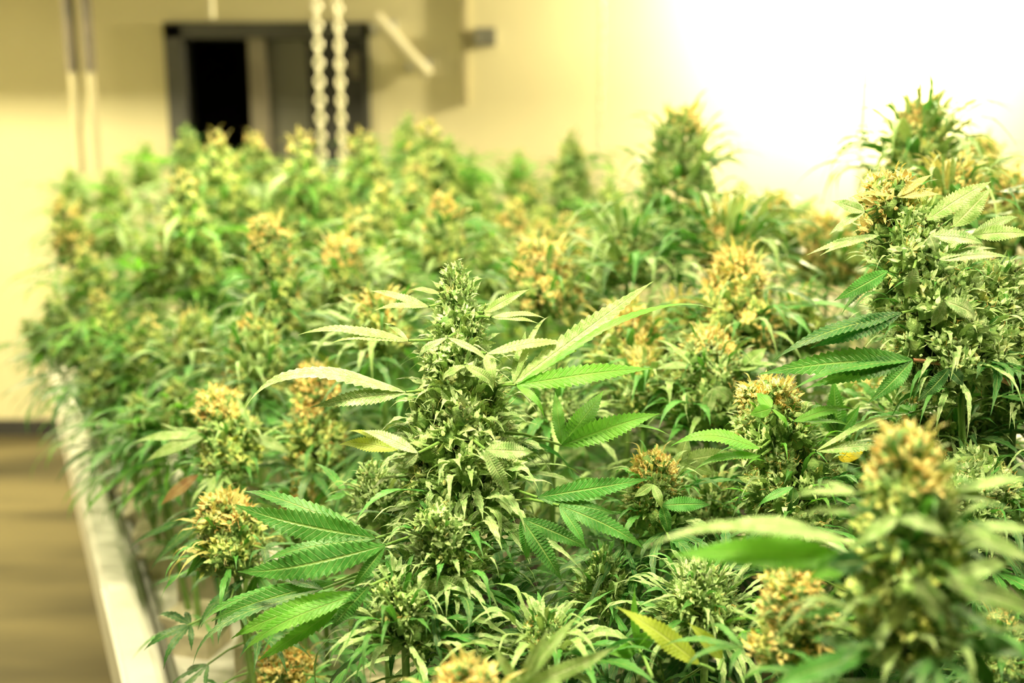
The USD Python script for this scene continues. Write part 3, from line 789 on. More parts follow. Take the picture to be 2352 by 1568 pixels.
# the big leaning spike at the right
D = 1.12
P = grown("big leaning frosted flower spike with dark serrated leaves against the white glow", at(2022, 415, D), at(2205, 880, D), 0.058, 21, base_shift=(0.05, 0.02),
          cola_kw=dict(shape=0.55, top=0.38, nbud=100, nb=16, nsug=150, sug=0.045, sugw=0.0095, bm=("bract_green", "bract_frost"), sm=("leaf_frost", "leaf_mid", "leaf_frost"), gold=0.14, pist=12, bumpy=0.2),
          fol=dict(n=19, L=0.10, W_=0.02, mats=["leaf_deep", "leaf_mid"], s0=0.7, s1=1.6, droop=0.4))
leaves(P, D, [
    ((2120, 660), (2040, 622, -.05), "leaf_mid", [(1916, 690, -.05, 2.2, .08, .9), (1934, 724, -.04, 1.6, .08, .4)]),
    ((2120, 560), (2020, 540, -.03), "leaf_frost", [(1853, 586, -.04, 1.5, .05, .5), (1884, 588, -.05, 1.2, .05, .4)]),
    ((2040, 480), (1986, 486, -.04), "leaf_frost", [(1909, 460, -.05, 1.7, .10, .9), (1905, 540, -.05, 1.3, .05, .5), (1943, 450, -.03, 1.0, .06, .4)]),
    ((2150, 720), (2070, 718, -.05), "leaf_deep", [(1771, 828, -.06, 2.2, .12, .5), (1860, 798, -.07, 2.6, .10, .8)]),
    ((2150, 850), (2096, 826, -.04), "leaf_mid", [(1742, 864, -.06, 3.6, .08, .9), (1808, 898, -.08, 1.7, .1, .3), (1850, 896, -.07, 2.8, .08, .9), (1992, 925, -.07, 2.4, .08, .9)]),
    ((2140, 540), (2128, 506, -.04), "leaf_pale", [(2278, 418, -.04, 2.5, .06, .85)]),
    ((2150, 540), (2190, 520, .02), "leaf_pale", [(2276, 432, .03, 3.0, .04, .95)]),
    ((2150, 560), (2232, 540, -.02), "leaf_pale", [(2368, 540, -.04, 2.3, .14, .8), (2340, 500, 0, 1.6, .1, .7)]),
    ((2120, 560), (2135, 540, -.07), "leaf_frost", [(2258, 560, -.08, 2.0, .12, .75), (2150, 580, -.1, 1.8, .12, .9)]),
    ((2140, 600), (2156, 596, -.07), "leaf_frost", [(2320, 594, -.08, 1.6, .06, .6), (2290, 572, -.07, 1.2, .06, .4)]),
    ((2110, 600), (2098, 618, -.09), "leaf_frost", [(2081, 686, -.10, 2.1, .12, .95)]),
    ((2180, 700), (2170, 690, -.10), "leaf_frost", [(2236, 735, -.11, 2.4, .15, .9), (2135, 752, -.11, 1.6, .1, .9)]),
    ((2200, 840), (2180, 846, -.07), "leaf_deep", [(2106, 920, -.08, 1.8, .08, .8), (2211, 886, -.09, 1.9, .08, .95)]),
    ((2110, 440), (2060, 452, -.03), "leaf_gold", [(2142, 400, -.03, 1.2, .06, .6), (2160, 446, -.04, 1.4, .06, .5), (1950, 455, -.03, .9, .1, .4)]),
])
v, f, n = tube([at(2320, 880, D), at(2261, 850, D - .01), at(2180, 836, D - .03), at(2096, 826, D - .04)], [0.0032, .003, .0026, 0.002], 8)
P.mesh(P.path, "petiole", v, f, "stem_red", n, label="reddish petiole")
P = grown("orange-haired flower lobe crowding the right flank of the big leaning spike", at(2262, 610, 1.15), at(2270, 830, 1.17), 0.05, 22, base_shift=(0.03, 0.06),
          cola_kw=dict(shape=0.5, top=0.5, nbud=62, nb=15, nsug=60, sug=0.04, sugw=0.009, bm=("bract_green", "bract_frost"), sm=("leaf_frost", "leaf_mid"), pist=16),
          fol=dict(n=17, L=0.09, W_=0.02, mats=DARKS, s0=0.5, s1=1.6))
P = grown("frosted flower spike cut by the right picture edge below the big leaning spike", at(2335, 760, 1.2), at(2330, 960, 1.2), 0.05, 23,
          cola_kw=dict(shape=0.6, top=0.3, nbud=52, nb=14, nsug=60, sug=0.05, sugw=0.010, bm=("bract_green", "bract_frost"), pist=14),
          fol=dict(n=21, L=0.10, W_=0.02, mats=DARKS, s0=0.5, s1=1.7, droop=0.5))

# sharp spikes between them
P = grown("yellow-crowned frosted flower spike, middle of three in a slanting row right of centre", at(1628, 762, 1.33), at(1625, 965, 1.33), 0.052, 31,
          cola_kw=dict(shape=0.55, top=0.3, nbud=75, nb=15, nsug=85, sug=0.055, sugw=0.010, bm=("bract_frost", "bract_green"), sm=("leaf_frost", "leaf_pale", "leaf_mid"), gold=0.28, pist=12),
          fol=dict(n=27, L=0.11, W_=0.021, mats=GREENS, s0=0.55, s1=2.0, droop=0.35))
leaves(P, 1.33, [((1650, 860), (1700, 850, -.03), "leaf_pale", [(1762, 800, -.02, 2.6, .05, .9), (1790, 838, -.03, 1.4, .1, .4)]),
                 ((1620, 860), (1590, 840, -.05), "leaf_pale", [(1505, 850, -.05, 1.6, .1, .5), (1500, 782, -.03, 1.0, .15, .3)]),
                 ((1620, 900), (1640, 890, -.07), "leaf_frost", [(1682, 920, -.08, 2.2, .2, .9), (1610, 968, -.08, 2.0, .1, .95)])])
D = 1.13
P = grown("orange-crowned flower spike with a bright green leaf across its top, below the leaning spike", at(1752, 880, D), at(1832, 1215, D), 0.048, 32,
          cola_kw=dict(shape=0.45, top=0.42, nbud=95, nb=14, nsug=85, sug=0.04, sugw=0.009, bm=("bract_green", "bract_frost"), sm=("leaf_mid", "leaf_frost", "leaf_fresh"), gold=0.2, pist=18),
          fol=dict(n=17, L=0.09, W_=0.018, mats=DARKS, s0=0.6, s1=1.6, droop=0.4))
leaves(P, D, [((1790, 1010), (1746, 1030, -.06), "leaf_fresh", [(1540, 1026, -.08, 2.4, .2, .5)]),
              ((1790, 1030), (1748, 1046, -.06), "leaf_fresh", [(1592, 1082, -.08, 1.7, .14, .3)]),
              ((1800, 960), (1822, 968, -.05), "leaf_fresh", [(1966, 941, -.05, 1.7, .10, .5), (1965, 985, -.05, 1.0, .1, .3)]),
              ((1770, 940), (1772, 938, -.065), "leaf_fresh", [(1738, 902, -.055, 1.8, .05, .95), (1722, 952, -.08, 1.8, .1, .9), (1800, 990, -.08, .9, .25, .4)]),
              ((1850, 1020), (1925, 1000, .05), "leaf_mid", [(1916, 868, .05, 3.0, .03, .95), (1870, 920, .05, 2.4, .04, .9), (1975, 930, .05, 2.0, .04, .9)]),
              ((1850, 1040), (1875, 1035, -.05), "leaf_pale", [(2045, 1032, -.05, 1.7, .1, .5), (2080, 960, -.04, 1.0, .14, .25)]),
              ((1830, 1110), (1822, 1118, -.06), "leaf_mid", [(1815, 1180, -.07, 1.6, .1, .95), (1740, 1165, -.07, 1.2, .1, .5)]),
              ((1900, 1060), (1925, 1052, .03), "leaf_yellow", [(1996, 1012, .03, 2.4, .04, .95), (1978, 1050, .02, 1.6, .05, .9)])])
P = grown("small orange-haired flower spike with drooping leaves right of the central spike's lower leaves", at(1500, 1048, 1.15), at(1508, 1200, 1.17), 0.036, 33,
          cola_kw=dict(shape=0.55, top=0.4, nbud=48, nb=13, nsug=50, sug=0.045, sugw=0.0095, bm=("bract_green", "bract_frost"), sm=("leaf_mid", "leaf_frost"), gold=0.3, pist=22),
          fol=dict(n=29, L=0.10, W_=0.02, mats=DARKS, s0=0.5, s1=2.2, droop=0.4))
leaves(P, 1.15, [((1505, 1120), (1500, 1112, -.04), "leaf_pale", [(1455, 1142, -.05, 1.3, .1, .8), (1520, 1168, -.06, 1.3, .2, .7)]),
                 ((1505, 1150), (1520, 1160, -.04), "leaf_mid", [(1632, 1160, -.04, 2.2, .1, .8), (1535, 1228, -.05, 1.7, .1, .9)]),
                 ((1510, 1190), (1540, 1240, -.05), "leaf_mid", [(1586, 1288, -.06, 2.0, .12, .8), (1622, 1282, -.06, 1.6, .12, .8)]),
                 ((1510, 1090), (1560, 1060, .03), "leaf_pale", [(1690, 1040, .05, 2.6, .05, .9), (1640, 1090, .04, 2.2, .05, .85), (1580, 1000, .05, 2.2, .05, .9)])])
P = grown("dark shaded frosted flower bud low in the shadow right of the central spike's foot", at(1385, 1262, 1.14), at(1388, 1390, 1.14), 0.036, 34,
          cola_kw=dict(nbud=32, nb=13, nsug=70, sug=0.04, sugw=0.009, bm=("bract_green",), sm=("leaf_frost", "leaf_mid"), pist=2), fol=dict(n=21, L=0.10, W_=0.02, mats=DARKS, s0=0.5, s1=1.8, droop=0.4))
P = grown("spreading frosted flower bud with radiating serrated leaves above the lime-green leaf", at(1595, 1300, 1.03), at(1620, 1440, 1.05), 0.04, 35,
          cola_kw=dict(shape=0.6, top=0.35, nbud=45, nb=14, nsug=95, sug=0.055, sugw=0.010, bm=("bract_frost", "bract_green"), sm=("leaf_frost", "leaf_frost", "leaf_mid"), pist=5),
          fol=dict(n=19, L=0.10, W_=0.02, mats=DARKS, s0=0.5, s1=1.7, droop=0.4))
leaves(P, 0.94, [((1640, 1540), (1606, 1524, .0), "leaf_lime", [(1416, 1392, -.02, 2.7, .10, .6)]),
                 ((1650, 1540), (1660, 1512, .01), "leaf_lime", [(1580, 1430, 0, 1.9, .06, .7)]),
                 ((1500, 1560), (1465, 1485, .05), "leaf_fresh", [(1460, 1347, .05, 1.1, .03, .7), (1500, 1440, .05, 2.2, .05, .9), (1400, 1500, .04, 2.0, .06, .8)])])
P = grown("softly blurred yellowish flower spike behind the big blurred foreground spike's left leaves", at(1812, 1322, 0.86), at(1835, 1520, 0.88), 0.032, 36,
          cola_kw=dict(shape=0.45, top=0.5, nbud=50, nb=12, nsug=40, sug=0.035, sugw=0.007, bm=("bract_lime", "bract_gold"), sm=("leaf_fresh", "leaf_pale"), gold=0.35, pist=8),
          fol=dict(n=17, L=0.08, W_=0.017, mats=GREENS, s0=0.6, s1=1.5, droop=0.3))

# the big blurred spike in the right foreground
D = 0.76
P = grown("largest blurred foreground flower spike with yellow crown at the lower right", at(2085, 995, D), at(2085, 1500, D), 0.040, 41,
          cola_kw=dict(shape=0.5, top=0.42, nbud=95, nb=11, nsug=110, sug=0.05, sugw=0.011, bm=("bract_green", "bract_lime"), sm=("leaf_mid", "leaf_pale", "leaf_deep"), gold=0.2, pist=3),
          fol=dict(n=15, L=0.085, W_=0.016, mats=["leaf_deep", "leaf_mid", "leaf_pale"], s0=0.5, s1=1.5, droop=0.4))
leaves(P, D, [((2060, 1250), (1960, 1246, -.03), "leaf_pale", [(1476, 1262, -.06, 1.7, .12, .4), (1627, 1226, .02, 1.2, .14, .3)]),
              ((2060, 1270), (1945, 1280, -.03), "leaf_fresh", [(1538, 1276, -.04, 3.1, .10, .7), (1850, 1330, -.06, 2.2, .1, .8)]),
              ((2060, 1280), (1990, 1290, -.05), "leaf_deep", [(1895, 1300, -.06, 2.2, .05, .8)]),
              ((2100, 1220), (2175, 1215, -.02), "leaf_pale", [(2400, 1240, -.02, 1.4, .12, .4), (2380, 1300, -.05, 2.0, .1, .6)]),
              ((2100, 1330), (2170, 1335, -.05), "leaf_pale", [(2390, 1420, -.06, 2.2, .14, .75), (2330, 1290, -.04, 1.6, .08, .6)]),
              ((2100, 1300), (2098, 1325, -.06), "leaf_pale", [(2190, 1448, -.08, 2.1, .16, .9)]),
              ((2090, 1350), (2080, 1365, -.06), "leaf_pale", [(2033, 1445, -.07, 1.7, .14, .95)]),
              ((2060, 1130), (1968, 1132, -.02), "leaf_pale", [(1818, 1142, -.03, .8, .08, .3), (1870, 1112, 0, .8, .1, .3)]),
              ((2060, 1180), (1968, 1176, -.02), "leaf_pale", [(1835, 1186, -.03, .9, .08, .3)]),
              ((2070, 1180), (2060, 1190, -.06), "leaf_pale", [(1960, 1260, -.08, 1.5, .18, .5), (2180, 1255, -.08, 1.5, .2, .5)]),
              ((2110, 1130), (2165, 1135, .0), "leaf_pale", [(2390, 1115, .02, 1.3, .12, .3), (2300, 1165, 0, 1.4, .1, .4)]),
              ((2090, 1480), (2000, 1500, -.05), "leaf_mid", [(1760, 1585, -.06, 2.0, .12, .5), (1860, 1470, -.02, 1.6, .1, .6)]),
              ((2090, 1480), (2200, 1480, -.05), "leaf_mid", [(2420, 1530, -.06, 2.0, .12, .6), (2290, 1590, -.06, 2.0, .12, .7)])])
P = grown("blurred yellow flower crown peeking over the bottom picture edge", at(1068, 1530, 0.82), at(1080, 1680, 0.84), 0.03, 42,
          cola_kw=dict(shape=0.45, top=0.5, nbud=34, nb=12, nsug=30, sug=0.035, sugw=0.007, bm=("bract_gold", "bract_lime"), sm=("leaf_pale", "leaf_gold"), gold=0.6, pist=10),
          fol=dict(n=17, L=0.09, W_=0.018, mats=["leaf_pale", "leaf_mid", "leaf_fresh"], s0=0.3, s1=1.2, droop=0.2))
leaves(P, 0.84, [((1080, 1640), (1190, 1580), "leaf_pale", [(1330, 1415, .02, 1.6, .05, .8), (1260, 1440, .0, 1.3, .05, .8), (1420, 1480, .02, 1.8, .06, .8), (1130, 1480, .0, 1.2, .05, .8)])])
P = grown("blurred dark-leaved flower spike at the lower right corner", at(2296, 1402, 0.98), at(2300, 1560, 0.98), 0.034, 43,
          cola_kw=dict(nbud=34, nb=12, nsug=45, sug=0.04, sugw=0.009, bm=("bract_green",), sm=("leaf_mid", "leaf_deep"), gold=0.2, pist=14), fol=dict(n=24, L=0.10, W_=0.02, mats=DARKS, s0=0.4, s1=1.7))
P = grown("sharp flat row of orange-haired buds with upright leaf tips behind the blurred spike's right shoulder", at(2215, 1082, 1.08), at(2235, 1200, 1.1), 0.05, 44,
          cola_kw=dict(shape=0.4, top=0.7, nbud=45, nb=14, nsug=50, sug=0.05, sugw=0.009, bm=("bract_green", "bract_frost"), sm=("leaf_frost", "leaf_mid"), pist=18), fol=dict(n=24, L=0.11, W_=0.022, mats=DARKS, s0=0.3, s1=1.8))
P = grown("pale frosted young flower tuft in the dark leaves above the blurred spike's crown", at(2135, 968, 1.2), at(2140, 1070, 1.2), 0.034, 45,
          cola_kw=dict(nbud=30, nb=12, nsug=40, sug=0.045, sugw=0.009, sm=("leaf_pale", "leaf_frost"), pist=3), fol=dict(n=27, L=0.11, W_=0.024, mats=["leaf_deep", "leaf_deep", "leaf_fresh"], s0=0.3, s1=2.0))

# left edge of the bench, slightly out of focus
P = grown("orange-crowned flower spike with a curled brown leaf, leftmost of the nearly sharp spikes", at(488, 898, 1.42), at(545, 1085, 1.42), 0.043, 51,
          cola_kw=dict(shape=0.5, top=0.4, nbud=60, nb=12, nsug=50, sug=0.045, sugw=0.009, bm=("bract_green", "bract_lime"), sm=("leaf_mid", "leaf_pale"), gold=0.36, pist=14),
          fol=dict(n=17, L=0.09, W_=0.018, mats=GREENS, s0=0.5, s1=1.5))
leaves(P, 1.42, [((520, 1000), (470, 1000, -.03), "leaf_pale", [(303, 1018, -.04, 1.9, .1, .6), (333, 1063, -.05, 2.2, .1, .8), (360, 968, -.02, .9, -.08, .4)]),
                 ((520, 1050), (455, 1090, -.03), "leaf_brown", [(368, 1160, -.04, 2.2, .1, .7)]),
                 ((530, 1000), (580, 1000, -.03), "leaf_pale", [(668, 1045, -.03, 2.0, .1, .7), (540, 900, 0, 1.2, .05, .7)]),
                 ((545, 1080), (520, 1160, -.02), "leaf_deep", [(345, 1310, -.04, 2.2, .1, .5), (295, 1255, 0, 1.6, .1, .5)])])
P = grown("orange flower spike hanging low over the bench rim at the left of the central leaves", at(512, 1142, 1.24), at(540, 1300, 1.24), 0.040, 52,
          cola_kw=dict(shape=0.5, top=0.5, nbud=56, nb=12, nsug=50, sug=0.04, sugw=0.009, bm=("bract_green", "bract_lime"), sm=("leaf_mid", "leaf_gold"), gold=0.4, pist=18), fol=dict(n=16, L=0.08, W_=0.017, mats=DARKS, s0=0.7, down=0.24))
leaves(P, 1.24, [((540, 1280), (560, 1330, -.02), "leaf_deep", [(455, 1448, -.04, 1.8, .1, .4), (495, 1450, -.02, 1.6, .1, .4)]),
                 ((530, 1250), (490, 1250, -.02), "leaf_mid", [(425, 1325, -.04, 1.6, .1, .8), (450, 1335, 0, 1.2, .1, .7)]),
                 ((530, 1300), (590, 1320, .02), "leaf_mid", [(660, 1420, .02, 2.0, .1, .7), (560, 1420, .02, 1.6, .1, .7)]),
                 ((520, 1180), (535, 1180, -.02), "leaf_gold", [(552, 1112, -.02, .9, .03, .8)])])
P = grown("orange-crowned flower spike peeking out directly behind the central spike's left leaves", at(720, 842, 1.5), at(735, 1080, 1.5), 0.044, 53,
          cola_kw=dict(shape=0.5, top=0.4, nbud=60, nb=12, nsug=50, sug=0.05, sugw=0.010, bm=("bract_lime", "bract_green"), sm=("leaf_pale", "leaf_mid"), gold=0.36, pist=14, low_detail=True), fol=dict(n=21, L=0.11, W_=0.021, mats=GREENS, s0=0.5, s1=1.8, fine=False))
P = grown("yellowish low flower half hidden under the bottom left leaves near the bench rim", at(655, 1490, 1.3), at(660, 1590, 1.3), 0.04, 54,
          cola_kw=dict(shape=0.5, top=0.5, nbud=34, nb=12, nsug=30, sug=0.04, sugw=0.009, bm=("bract_gold", "bract_lime"), sm=("leaf_gold", "leaf_pale"), gold=0.3, pist=10, low_detail=True), fol=dict(n=17, L=0.09, W_=0.018, mats=DARKS, s0=0.5, s1=1.6, fine=False))

# ------------------------------------------------------------------ middle distance
MID = [
    ("tall orange-crowned blurred spike with long drooping brown-tinged leaves at the left", 612, 503, 635, 760, 1.72, 0.050, 0.3, ("bract_green", "bract_lime"), 16),
    ("small orange-crowned blurred spike between the tall left spike and the central spike", 778, 548, 790, 690, 1.85, 0.042, 0.4, ("bract_lime", "bract_green"), 12),
    ("orange-crowned blurred spike standing behind the tip of the central spike", 1020, 456, 1015, 610, 1.9, 0.046, 0.35, ("bract_lime", "bract_green"), 12),
    ("broad yellow-crowned blurred spike right behind the central spike's right shoulder", 1235, 555, 1250, 720, 1.65, 0.058, 0.45, ("bract_lime", "bract_lime", "bract_gold"), 12),
    ("bright yellow-topped nearly sharp spike at the upper end of the slanting row", 1690, 582, 1700, 790, 1.48, 0.054, 0.4, ("bract_lime", "bract_gold"), 14),
    ("tall dark leafy spike standing out against the white glow", 1572, 255, 1545, 560, 1.9, 0.072, 0.16, ("bract_green",), 18),
    ("orange-topped blurred spike under the tall dark leafy spike", 1668, 495, 1665, 600, 1.75, 0.046, 0.4, ("bract_lime", "bract_lime", "bract_gold"), 10),
    ("small dark spike silhouetted low against the white glow", 1785, 455, 1780, 580, 2.0, 0.046, 0.25, ("bract_green", "bract_lime"), 10),
    ("dull green blurred bud left below the tall dark leafy spike", 1445, 515, 1440, 640, 1.75, 0.052, 0.0, ("bract_green",), 12),
    ("dark orange-tipped spike with spreading leaves high at the right edge of the glow", 2112, 245, 2110, 410, 1.65, 0.05, 0.25, ("bract_green", "bract_lime"), 12),
    ("orange blurred crown right behind the tip of the big leaning spike", 2180, 385, 2175, 500, 1.42, 0.05, 0.6, ("bract_lime", "bract_gold"), 10),
    ("glowing yellow blurred spike lit from behind at the upper right", 2248, 318, 2250, 460, 2.1, 0.05, 0.5, ("bract_lime", "bract_lime", "bract_gold"), 10),
    ("orange blurred flower touching the right picture edge beside the glow", 2335, 410, 2330, 560, 1.6, 0.05, 0.4, ("bract_lime", "bract_green"), 10),
    ("pale cream low flower cluster behind the two long upper right leaves of the central spike", 1435, 715, 1445, 840, 1.5, 0.055, 0.6, ("bract_lime", "bract_lime", "bract_gold"), 12),
    ("pinkish-orange blurred flower hidden behind the central spike's left upper leaves", 868, 680, 880, 800, 1.5, 0.04, 0.4, ("bract_lime", "bract_green"), 10),
    ("shaded olive flower below the tall orange-crowned left spike", 585, 735, 590, 900, 1.62, 0.048, 0.05, ("bract_green", "bract_lime"), 14),
    ("yellow blurred flower between the big leaning spike and the slanting row", 1900, 500, 1900, 640, 1.9, 0.05, 0.5, ("bract_lime", "bract_lime", "bract_gold"), 14),
    ("low green leafy shoot between the slanting row and the leaning spike's dark leaves", 1830, 680, 1835, 800, 1.55, 0.04, 0.1, ("bract_lime", "bract_green"), 16),
    ("low leafy shoot with pale buds between the central spike and the slanting row", 1480, 830, 1480, 930, 1.38, 0.036, 0.3, ("bract_lime", "bract_frost"), 18),
    ("low leafy shoot filling the gap under the leaning spike's dark leaves", 1990, 880, 1990, 990, 1.35, 0.04, 0.2, ("bract_frost", "bract_green"), 16),
    ("dark leafy shoot behind the foot of the central spike", 1270, 870, 1270, 980, 1.35, 0.034, 0.1, ("bract_frost",), 18),
    ("dark leafy shoot between the two low spikes and the blurred foreground leaves", 1640, 1110, 1640, 1210, 1.25, 0.032, 0.1, ("bract_green",), 18),
    ("dark leafy shoot at the bottom centre below the shaded frosted bud", 1250, 1420, 1250, 1520, 1.02, 0.026, 0.0, ("bract_green",), 18),
    ("dark leafy shoot at the bottom between the lime leaf and the drooping cluster", 1080, 1440, 1080, 1540, 1.08, 0.024, 0.0, ("bract_green",), 18),
    ("leafy shoot with blurred buds behind the low left spikes", 690, 1130, 690, 1240, 1.45, 0.036, 0.3, ("bract_lime", "bract_green"), 12),
    ("shaded leafy shoot left of the tall orange-crowned spike's foot", 450, 720, 450, 850, 1.9, 0.045, 0.05, ("bract_lime", "bract_green"), 16),
    ("shaded leafy shoot at the right between leaning spike and blurred foreground spike", 2260, 940, 2260, 1040, 1.3, 0.034, 0.0, ("bract_green",), 16),
    ("leafy shoot directly below the reddish leaf stalk of the leaning spike", 2085, 905, 2085, 1000, 1.22, 0.03, 0.1, ("bract_green",), 18),
    ("leafy shoot under the foot of the big leaning spike", 2195, 950, 2195, 1040, 1.2, 0.03, 0.0, ("bract_green",), 18),
    ("leafy shoot right beside the yellow leaf", 1935, 1010, 1940, 1100, 1.28, 0.03, 0.1, ("bract_frost",), 16),
    ("bright leafy shoot behind the yellow-topped spike of the slanting row", 1560, 690, 1560, 800, 1.6, 0.04, 0.3, ("bract_lime",), 16),
]
for i, (lab, tx, ty, bx, by, d, R, gold, bm, nf) in enumerate(MID):
    sharpish = d < 1.45
    lo = at(bx, by, d)
    grown(lab, at(tx, ty, d), lo, R * 0.98, 100 + i,
          cola_kw=dict(shape=0.5, top=0.36, nbud=44, nb=12, nsug=95 if 'spreading' in lab or 'tall dark' in lab else 64, sug=0.115 if 'spreading' in lab or 'tall dark' in lab else 0.072, sugw=0.02 if 'spreading' in lab or 'tall dark' in lab else 0.0145, bm=bm, sm=("leaf_mid", "leaf_pale", "leaf_frost"), gold=gold, pist=9, low_detail=not sharpish),
          fol=dict(n=int(nf*1.7), L=0.12 if "shoot" not in lab else 0.11, W_=0.022, mats=GREENS if "dark" not in lab else DARKS, s0=0.4, s1=2.0 if nf < 16 else 2.4, fine=sharpish, nt=10 if sharpish else 7, droop=0.3))
P = None

# ------------------------------------------------------------------ far rows: a few kinds, referenced
def prototype(seed, R, L, gold, bm, sm, mats, down=0.42):
    """A blurred far plant, kept as a class prim; its foot is the origin, its tip at z = 1."""
    path = f"/World/{'far_kind'}_{seed}"
    UsdGeom.Xform.Define(stage, path)
    stage.GetPrimAtPath(path).SetSpecifier(Sdf.SpecifierClass)
    P = Plant.__new__(Plant)
    P.O, P.path, P.rng = np.zeros(3), path, np.random.default_rng(seed)
    tip, low = np.array([0, 0, 0.80]), np.array([0.01, 0, 0.80 - L])
    b = trimesh.creation.box((0.09, 0.09, 0.07))
    P.mesh(path, "root_cube", np.array(b.vertices) + [0, 0, 0.035], np.array(b.faces), "rock_wool")
    stalk(P, [np.array([0, 0, 0.05]), low], 0.007, 0.005)
    cola(P, tip, low, R, shape=0.75, top=0.2, nbud=40, nb=12, nsug=56, sug=0.06, sugw=0.013, bm=bm, sm=sm, gold=gold, pist=0, low_detail=True)
    foliage(P, tip, low, np.array([0, 0, 0.05]), int(16 + 66 * down), 0.13, 0.026, mats, s0=0.35, down=down, fine=False, nt=6, pet=0.05, k=5, droop=0.35)
    return path


FAR_G = ["leaf_mid", "leaf_fresh", "leaf_mid", "leaf_pale"]
KINDS = {
    "lime": prototype(201, 0.072, 0.25, 0.25, ("bract_lime",), ("leaf_pale", "leaf_fresh"), FAR_G),
    "green": prototype(202, 0.055, 0.22, 0.0, ("bract_lime", "bract_green"), ("leaf_mid", "leaf_pale"), ["leaf_mid", "leaf_deep", "leaf_fresh"]),
    "gold": prototype(203, 0.058, 0.18, 0.45, ("bract_gold", "bract_lime"), ("leaf_gold", "leaf_pale"), FAR_G),
    "leafy": prototype(204, 0.040, 0.14, 0.0, ("bract_lime",), ("leaf_fresh", "leaf_pale"), FAR_G + ["leaf_lime"]),
}
for k, a in (("lime", (211, 0.060, 0.20, 0.2, ("bract_lime",), ("leaf_pale", "leaf_fresh"), FAR_G)), ("green", (212, 0.055, 0.22, 0.0, ("bract_lime", "bract_green"), ("leaf_mid", "leaf_pale"), ["leaf_mid", "leaf_deep", "leaf_fresh"])), ("leafy", (214, 0.040, 0.14, 0.0, ("bract_lime",), ("leaf_fresh", "leaf_pale"), FAR_G))):
    KINDS[k + "_short"] = prototype(*a, down=0.16)
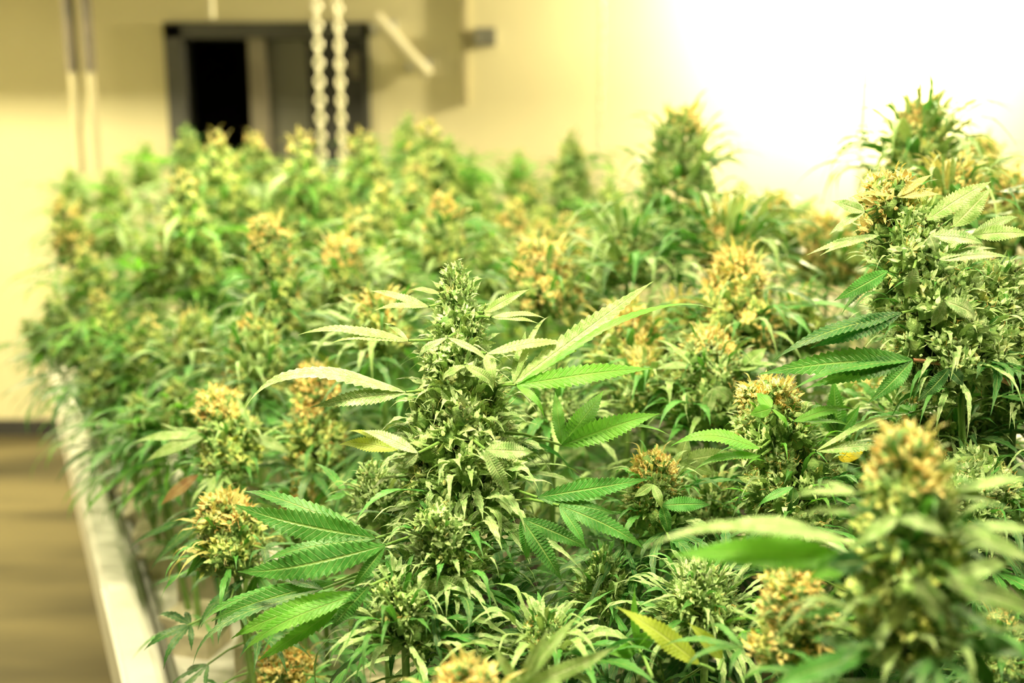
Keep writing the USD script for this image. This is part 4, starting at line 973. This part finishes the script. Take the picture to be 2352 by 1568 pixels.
FAR = [
    (500, 300, 2.5, "lime", "tall lime blurred spike standing before the black half of the doorway"),
    (692, 300, 2.5, "lime", "tall lime blurred spike standing before the grey door leaf, left of the chains"),
    (420, 392, 2.2, "lime", "pale lime blurred cone-shaped spike below the doorway's left corner"),
    (138, 452, 2.5, "gold", "yellow-tipped blurred spike leaning out at the far left over the aisle"),
    (832, 300, 2.8, "lime", "blurred lime spike at the right edge of the doorway, right of the chains"),
    (428, 288, 3.2, "green", "dim blurred spike touching the doorway's left jamb"),
    (583, 305, 3.1, "lime", "blurred spike before the brownish door post"),
    (935, 262, 3.3, "green", "faint blurred spike against the wall right of the doorway"),
    (985, 275, 2.7, "lime", "bright lime blurred spike right of the doorway, tallest of that stretch"),
    (335, 330, 3.4, "leafy", "grey-green blurred shoot against the pale wall left of the doorway"),
    (160, 390, 3.3, "leafy", "dim blurred shoot below the two two-tone cables"),
    (1310, 300, 2.9, "green", "green blurred shoot left of the tall dark leafy spike, under the thin chain"),
    (1080, 345, 3.1, "green", "blurred green spike against the cream wall panel"),
    (1190, 350, 3.2, "leafy", "faint blurred shoot in the middle of the cream wall panel"),
    (880, 410, 2.3, "lime", "lime blurred spike above the small orange-crowned spike"),
    (1180, 455, 2.3, "gold", "yellow blurred cone between the orange-crowned spike and the tall dark leafy spike"),
    (1305, 490, 2.2, "gold", "yellow blurred bud beside the dull green bud, the right one of two"),
    (1245, 505, 2.2, "gold", "yellow blurred bud beside the dull green bud, the left one of two"),
    (110, 680, 2.2, "green", "dark green blurred spike low at the far left edge of the bench"),
    (55, 735, 2.35, "leafy", "blurred drooping shoot furthest out over the aisle"),
    (225, 665, 2.1, "lime", "lime blurred spike low at the left, second from the aisle"),
    (305, 905, 1.75, "leafy", "blurred green shoot above the bench rim at the left"),
    (260, 470, 2.6, "leafy", "blurred leafy shoot right of the yellow-tipped leaning spike"),
    (330, 560, 2.2, "leafy", "bright blurred leafy shoot left of the tall orange-crowned spike"),
    (190, 560, 2.3, "lime", "blurred lime spike below the yellow-tipped leaning spike"),
    (560, 420, 2.5, "green", "blurred green spike in the gap behind the tall orange-crowned spike"),
    (760, 390, 2.6, "green", "shaded blurred spike right below the ends of the two chains"),
    (640, 440, 2.4, "green", "dark blurred spike between the two tall lime spikes' feet"),
    (950, 370, 2.6, "lime", "blurred lime spike above the spike behind the central tip"),
    (1110, 420, 2.6, "leafy", "blurred leafy shoot right of the spike behind the central tip"),
    (1400, 400, 2.4, "green", "blurred leafy spike at the left flank of the tall dark leafy spike"),
    (820, 480, 2.1, "lime", "blurred lime spike left of the spike behind the central tip"),
    (1130, 540, 2.0, "leafy", "blurred leafy shoot between the central tip and the broad yellow-crowned spike"),
    (700, 640, 1.95, "leafy", "blurred leafy shoot between the tall left spike and the small one beside it"),
    (340, 720, 2.0, "lime", "blurred lime spike left of the shaded leafy shoot"),
    (200, 800, 2.0, "green", "blurred green spike above the far part of the bench rim"),
    (400, 870, 1.7, "leafy", "blurred leafy shoot behind the leftmost nearly sharp spike"),
    (900, 560, 1.95, "green", "blurred green spike left of the central tip"),
    (1350, 600, 1.9, "leafy", "blurred leafy shoot right of the broad yellow-crowned spike"),
    (1860, 470, 2.3, "gold", "blurred yellow crown low before the white glow, right of the small dark spike"),
    (1960, 480, 2.2, "gold", "blurred yellow crown hidden behind the tip of the leaning spike"),
    (1700, 420, 2.5, "green", "blurred dark crown just under the white glow's lower left edge"),
    (2040, 470, 2.4, "leafy", "blurred leafy shoot behind the big leaning spike"),
    (2300, 480, 2.0, "green", "blurred green spike behind the right flank of the leaning spike"),
    (1500, 440, 2.5, "leafy", "blurred leafy shoot behind the trunk of the tall dark leafy spike"),
    (1210, 420, 2.8, "lime", "small blurred lime spike in the far centre of the bench"),
    (1030, 320, 2.9, "leafy", "blurred bright shoot right of the tallest lime stretch"),
    (860, 345, 3.0, "leafy", "blurred bright shoot at the foot of the doorway's right jamb"),
    (250, 390, 2.95, "leafy", "dim blurred shoot near the far left end of the bench"),
    (370, 850, 2.1, "leafy", "blurred leafy shoot over the bench rim beside the lime spikes"),
]
rr = random.Random(5)
for x, y, d, kind, lab in FAR:
    tip = at(x, y, d)
    if x < 420 and y > 500:
        kind += "_short"
    foot = inside(np.array([tip[0], tip[1], ZF]))
    ax = tip - foot
    s = np.linalg.norm(ax) / 0.80
    zx = unit(ax)
    a = rr.uniform(0, 6.283)
    xx = np.array([math.cos(a), math.sin(a), 0])
    xx = unit(xx - zx * (xx @ zx))
    yy = np.cross(zx, xx)
    w = (0.5 + 0.5 * s) * (1.25 if d > 2.6 else 1.05)
    g = UsdGeom.Xform.Define(stage, free("/World", "flowering_hemp"))
    mx = Gf.Matrix4d(*map(float, (*(xx * w), 0, *(yy * w), 0, *(zx * s), 0, *foot, 1)))
    g.AddTransformOp().Set(mx)
    g.GetPrim().GetReferences().AddInternalReference(KINDS[kind])
    g.GetPrim().SetInstanceable(True)
    tag(g.GetPrim(), lab, "plant", "blurred flowering plants in the far rows")

# two round white discs on stakes among the middle plants
for x, y, d, lab in ((1597, 478, 1.95, "larger round white disc on a stake below the tall dark leafy spike"), (1634, 468, 2.02, "smaller round white disc on a stake, just right of the larger one")):
    c = at(x, y, d)
    g = xform("plant_marker", (c[0], c[1], ZF), lab, "plant marker")
    r = 0.016 if x < 1600 else 0.012
    disc = trimesh.creation.cylinder(r, 0.003, sections=28)
    disc.apply_transform(trimesh.transformations.rotation_matrix(math.pi / 2, [1, 0, 0]))
    disc.apply_translation((0, -0.003, c[2] - ZF))
    solid(str(g.GetPath()), "disc", disc, "lamp_white")
    solid(str(g.GetPath()), "stake", box2((-.002, -.0015, 0), (.002, .0015, c[2] - ZF)), "lamp_white")
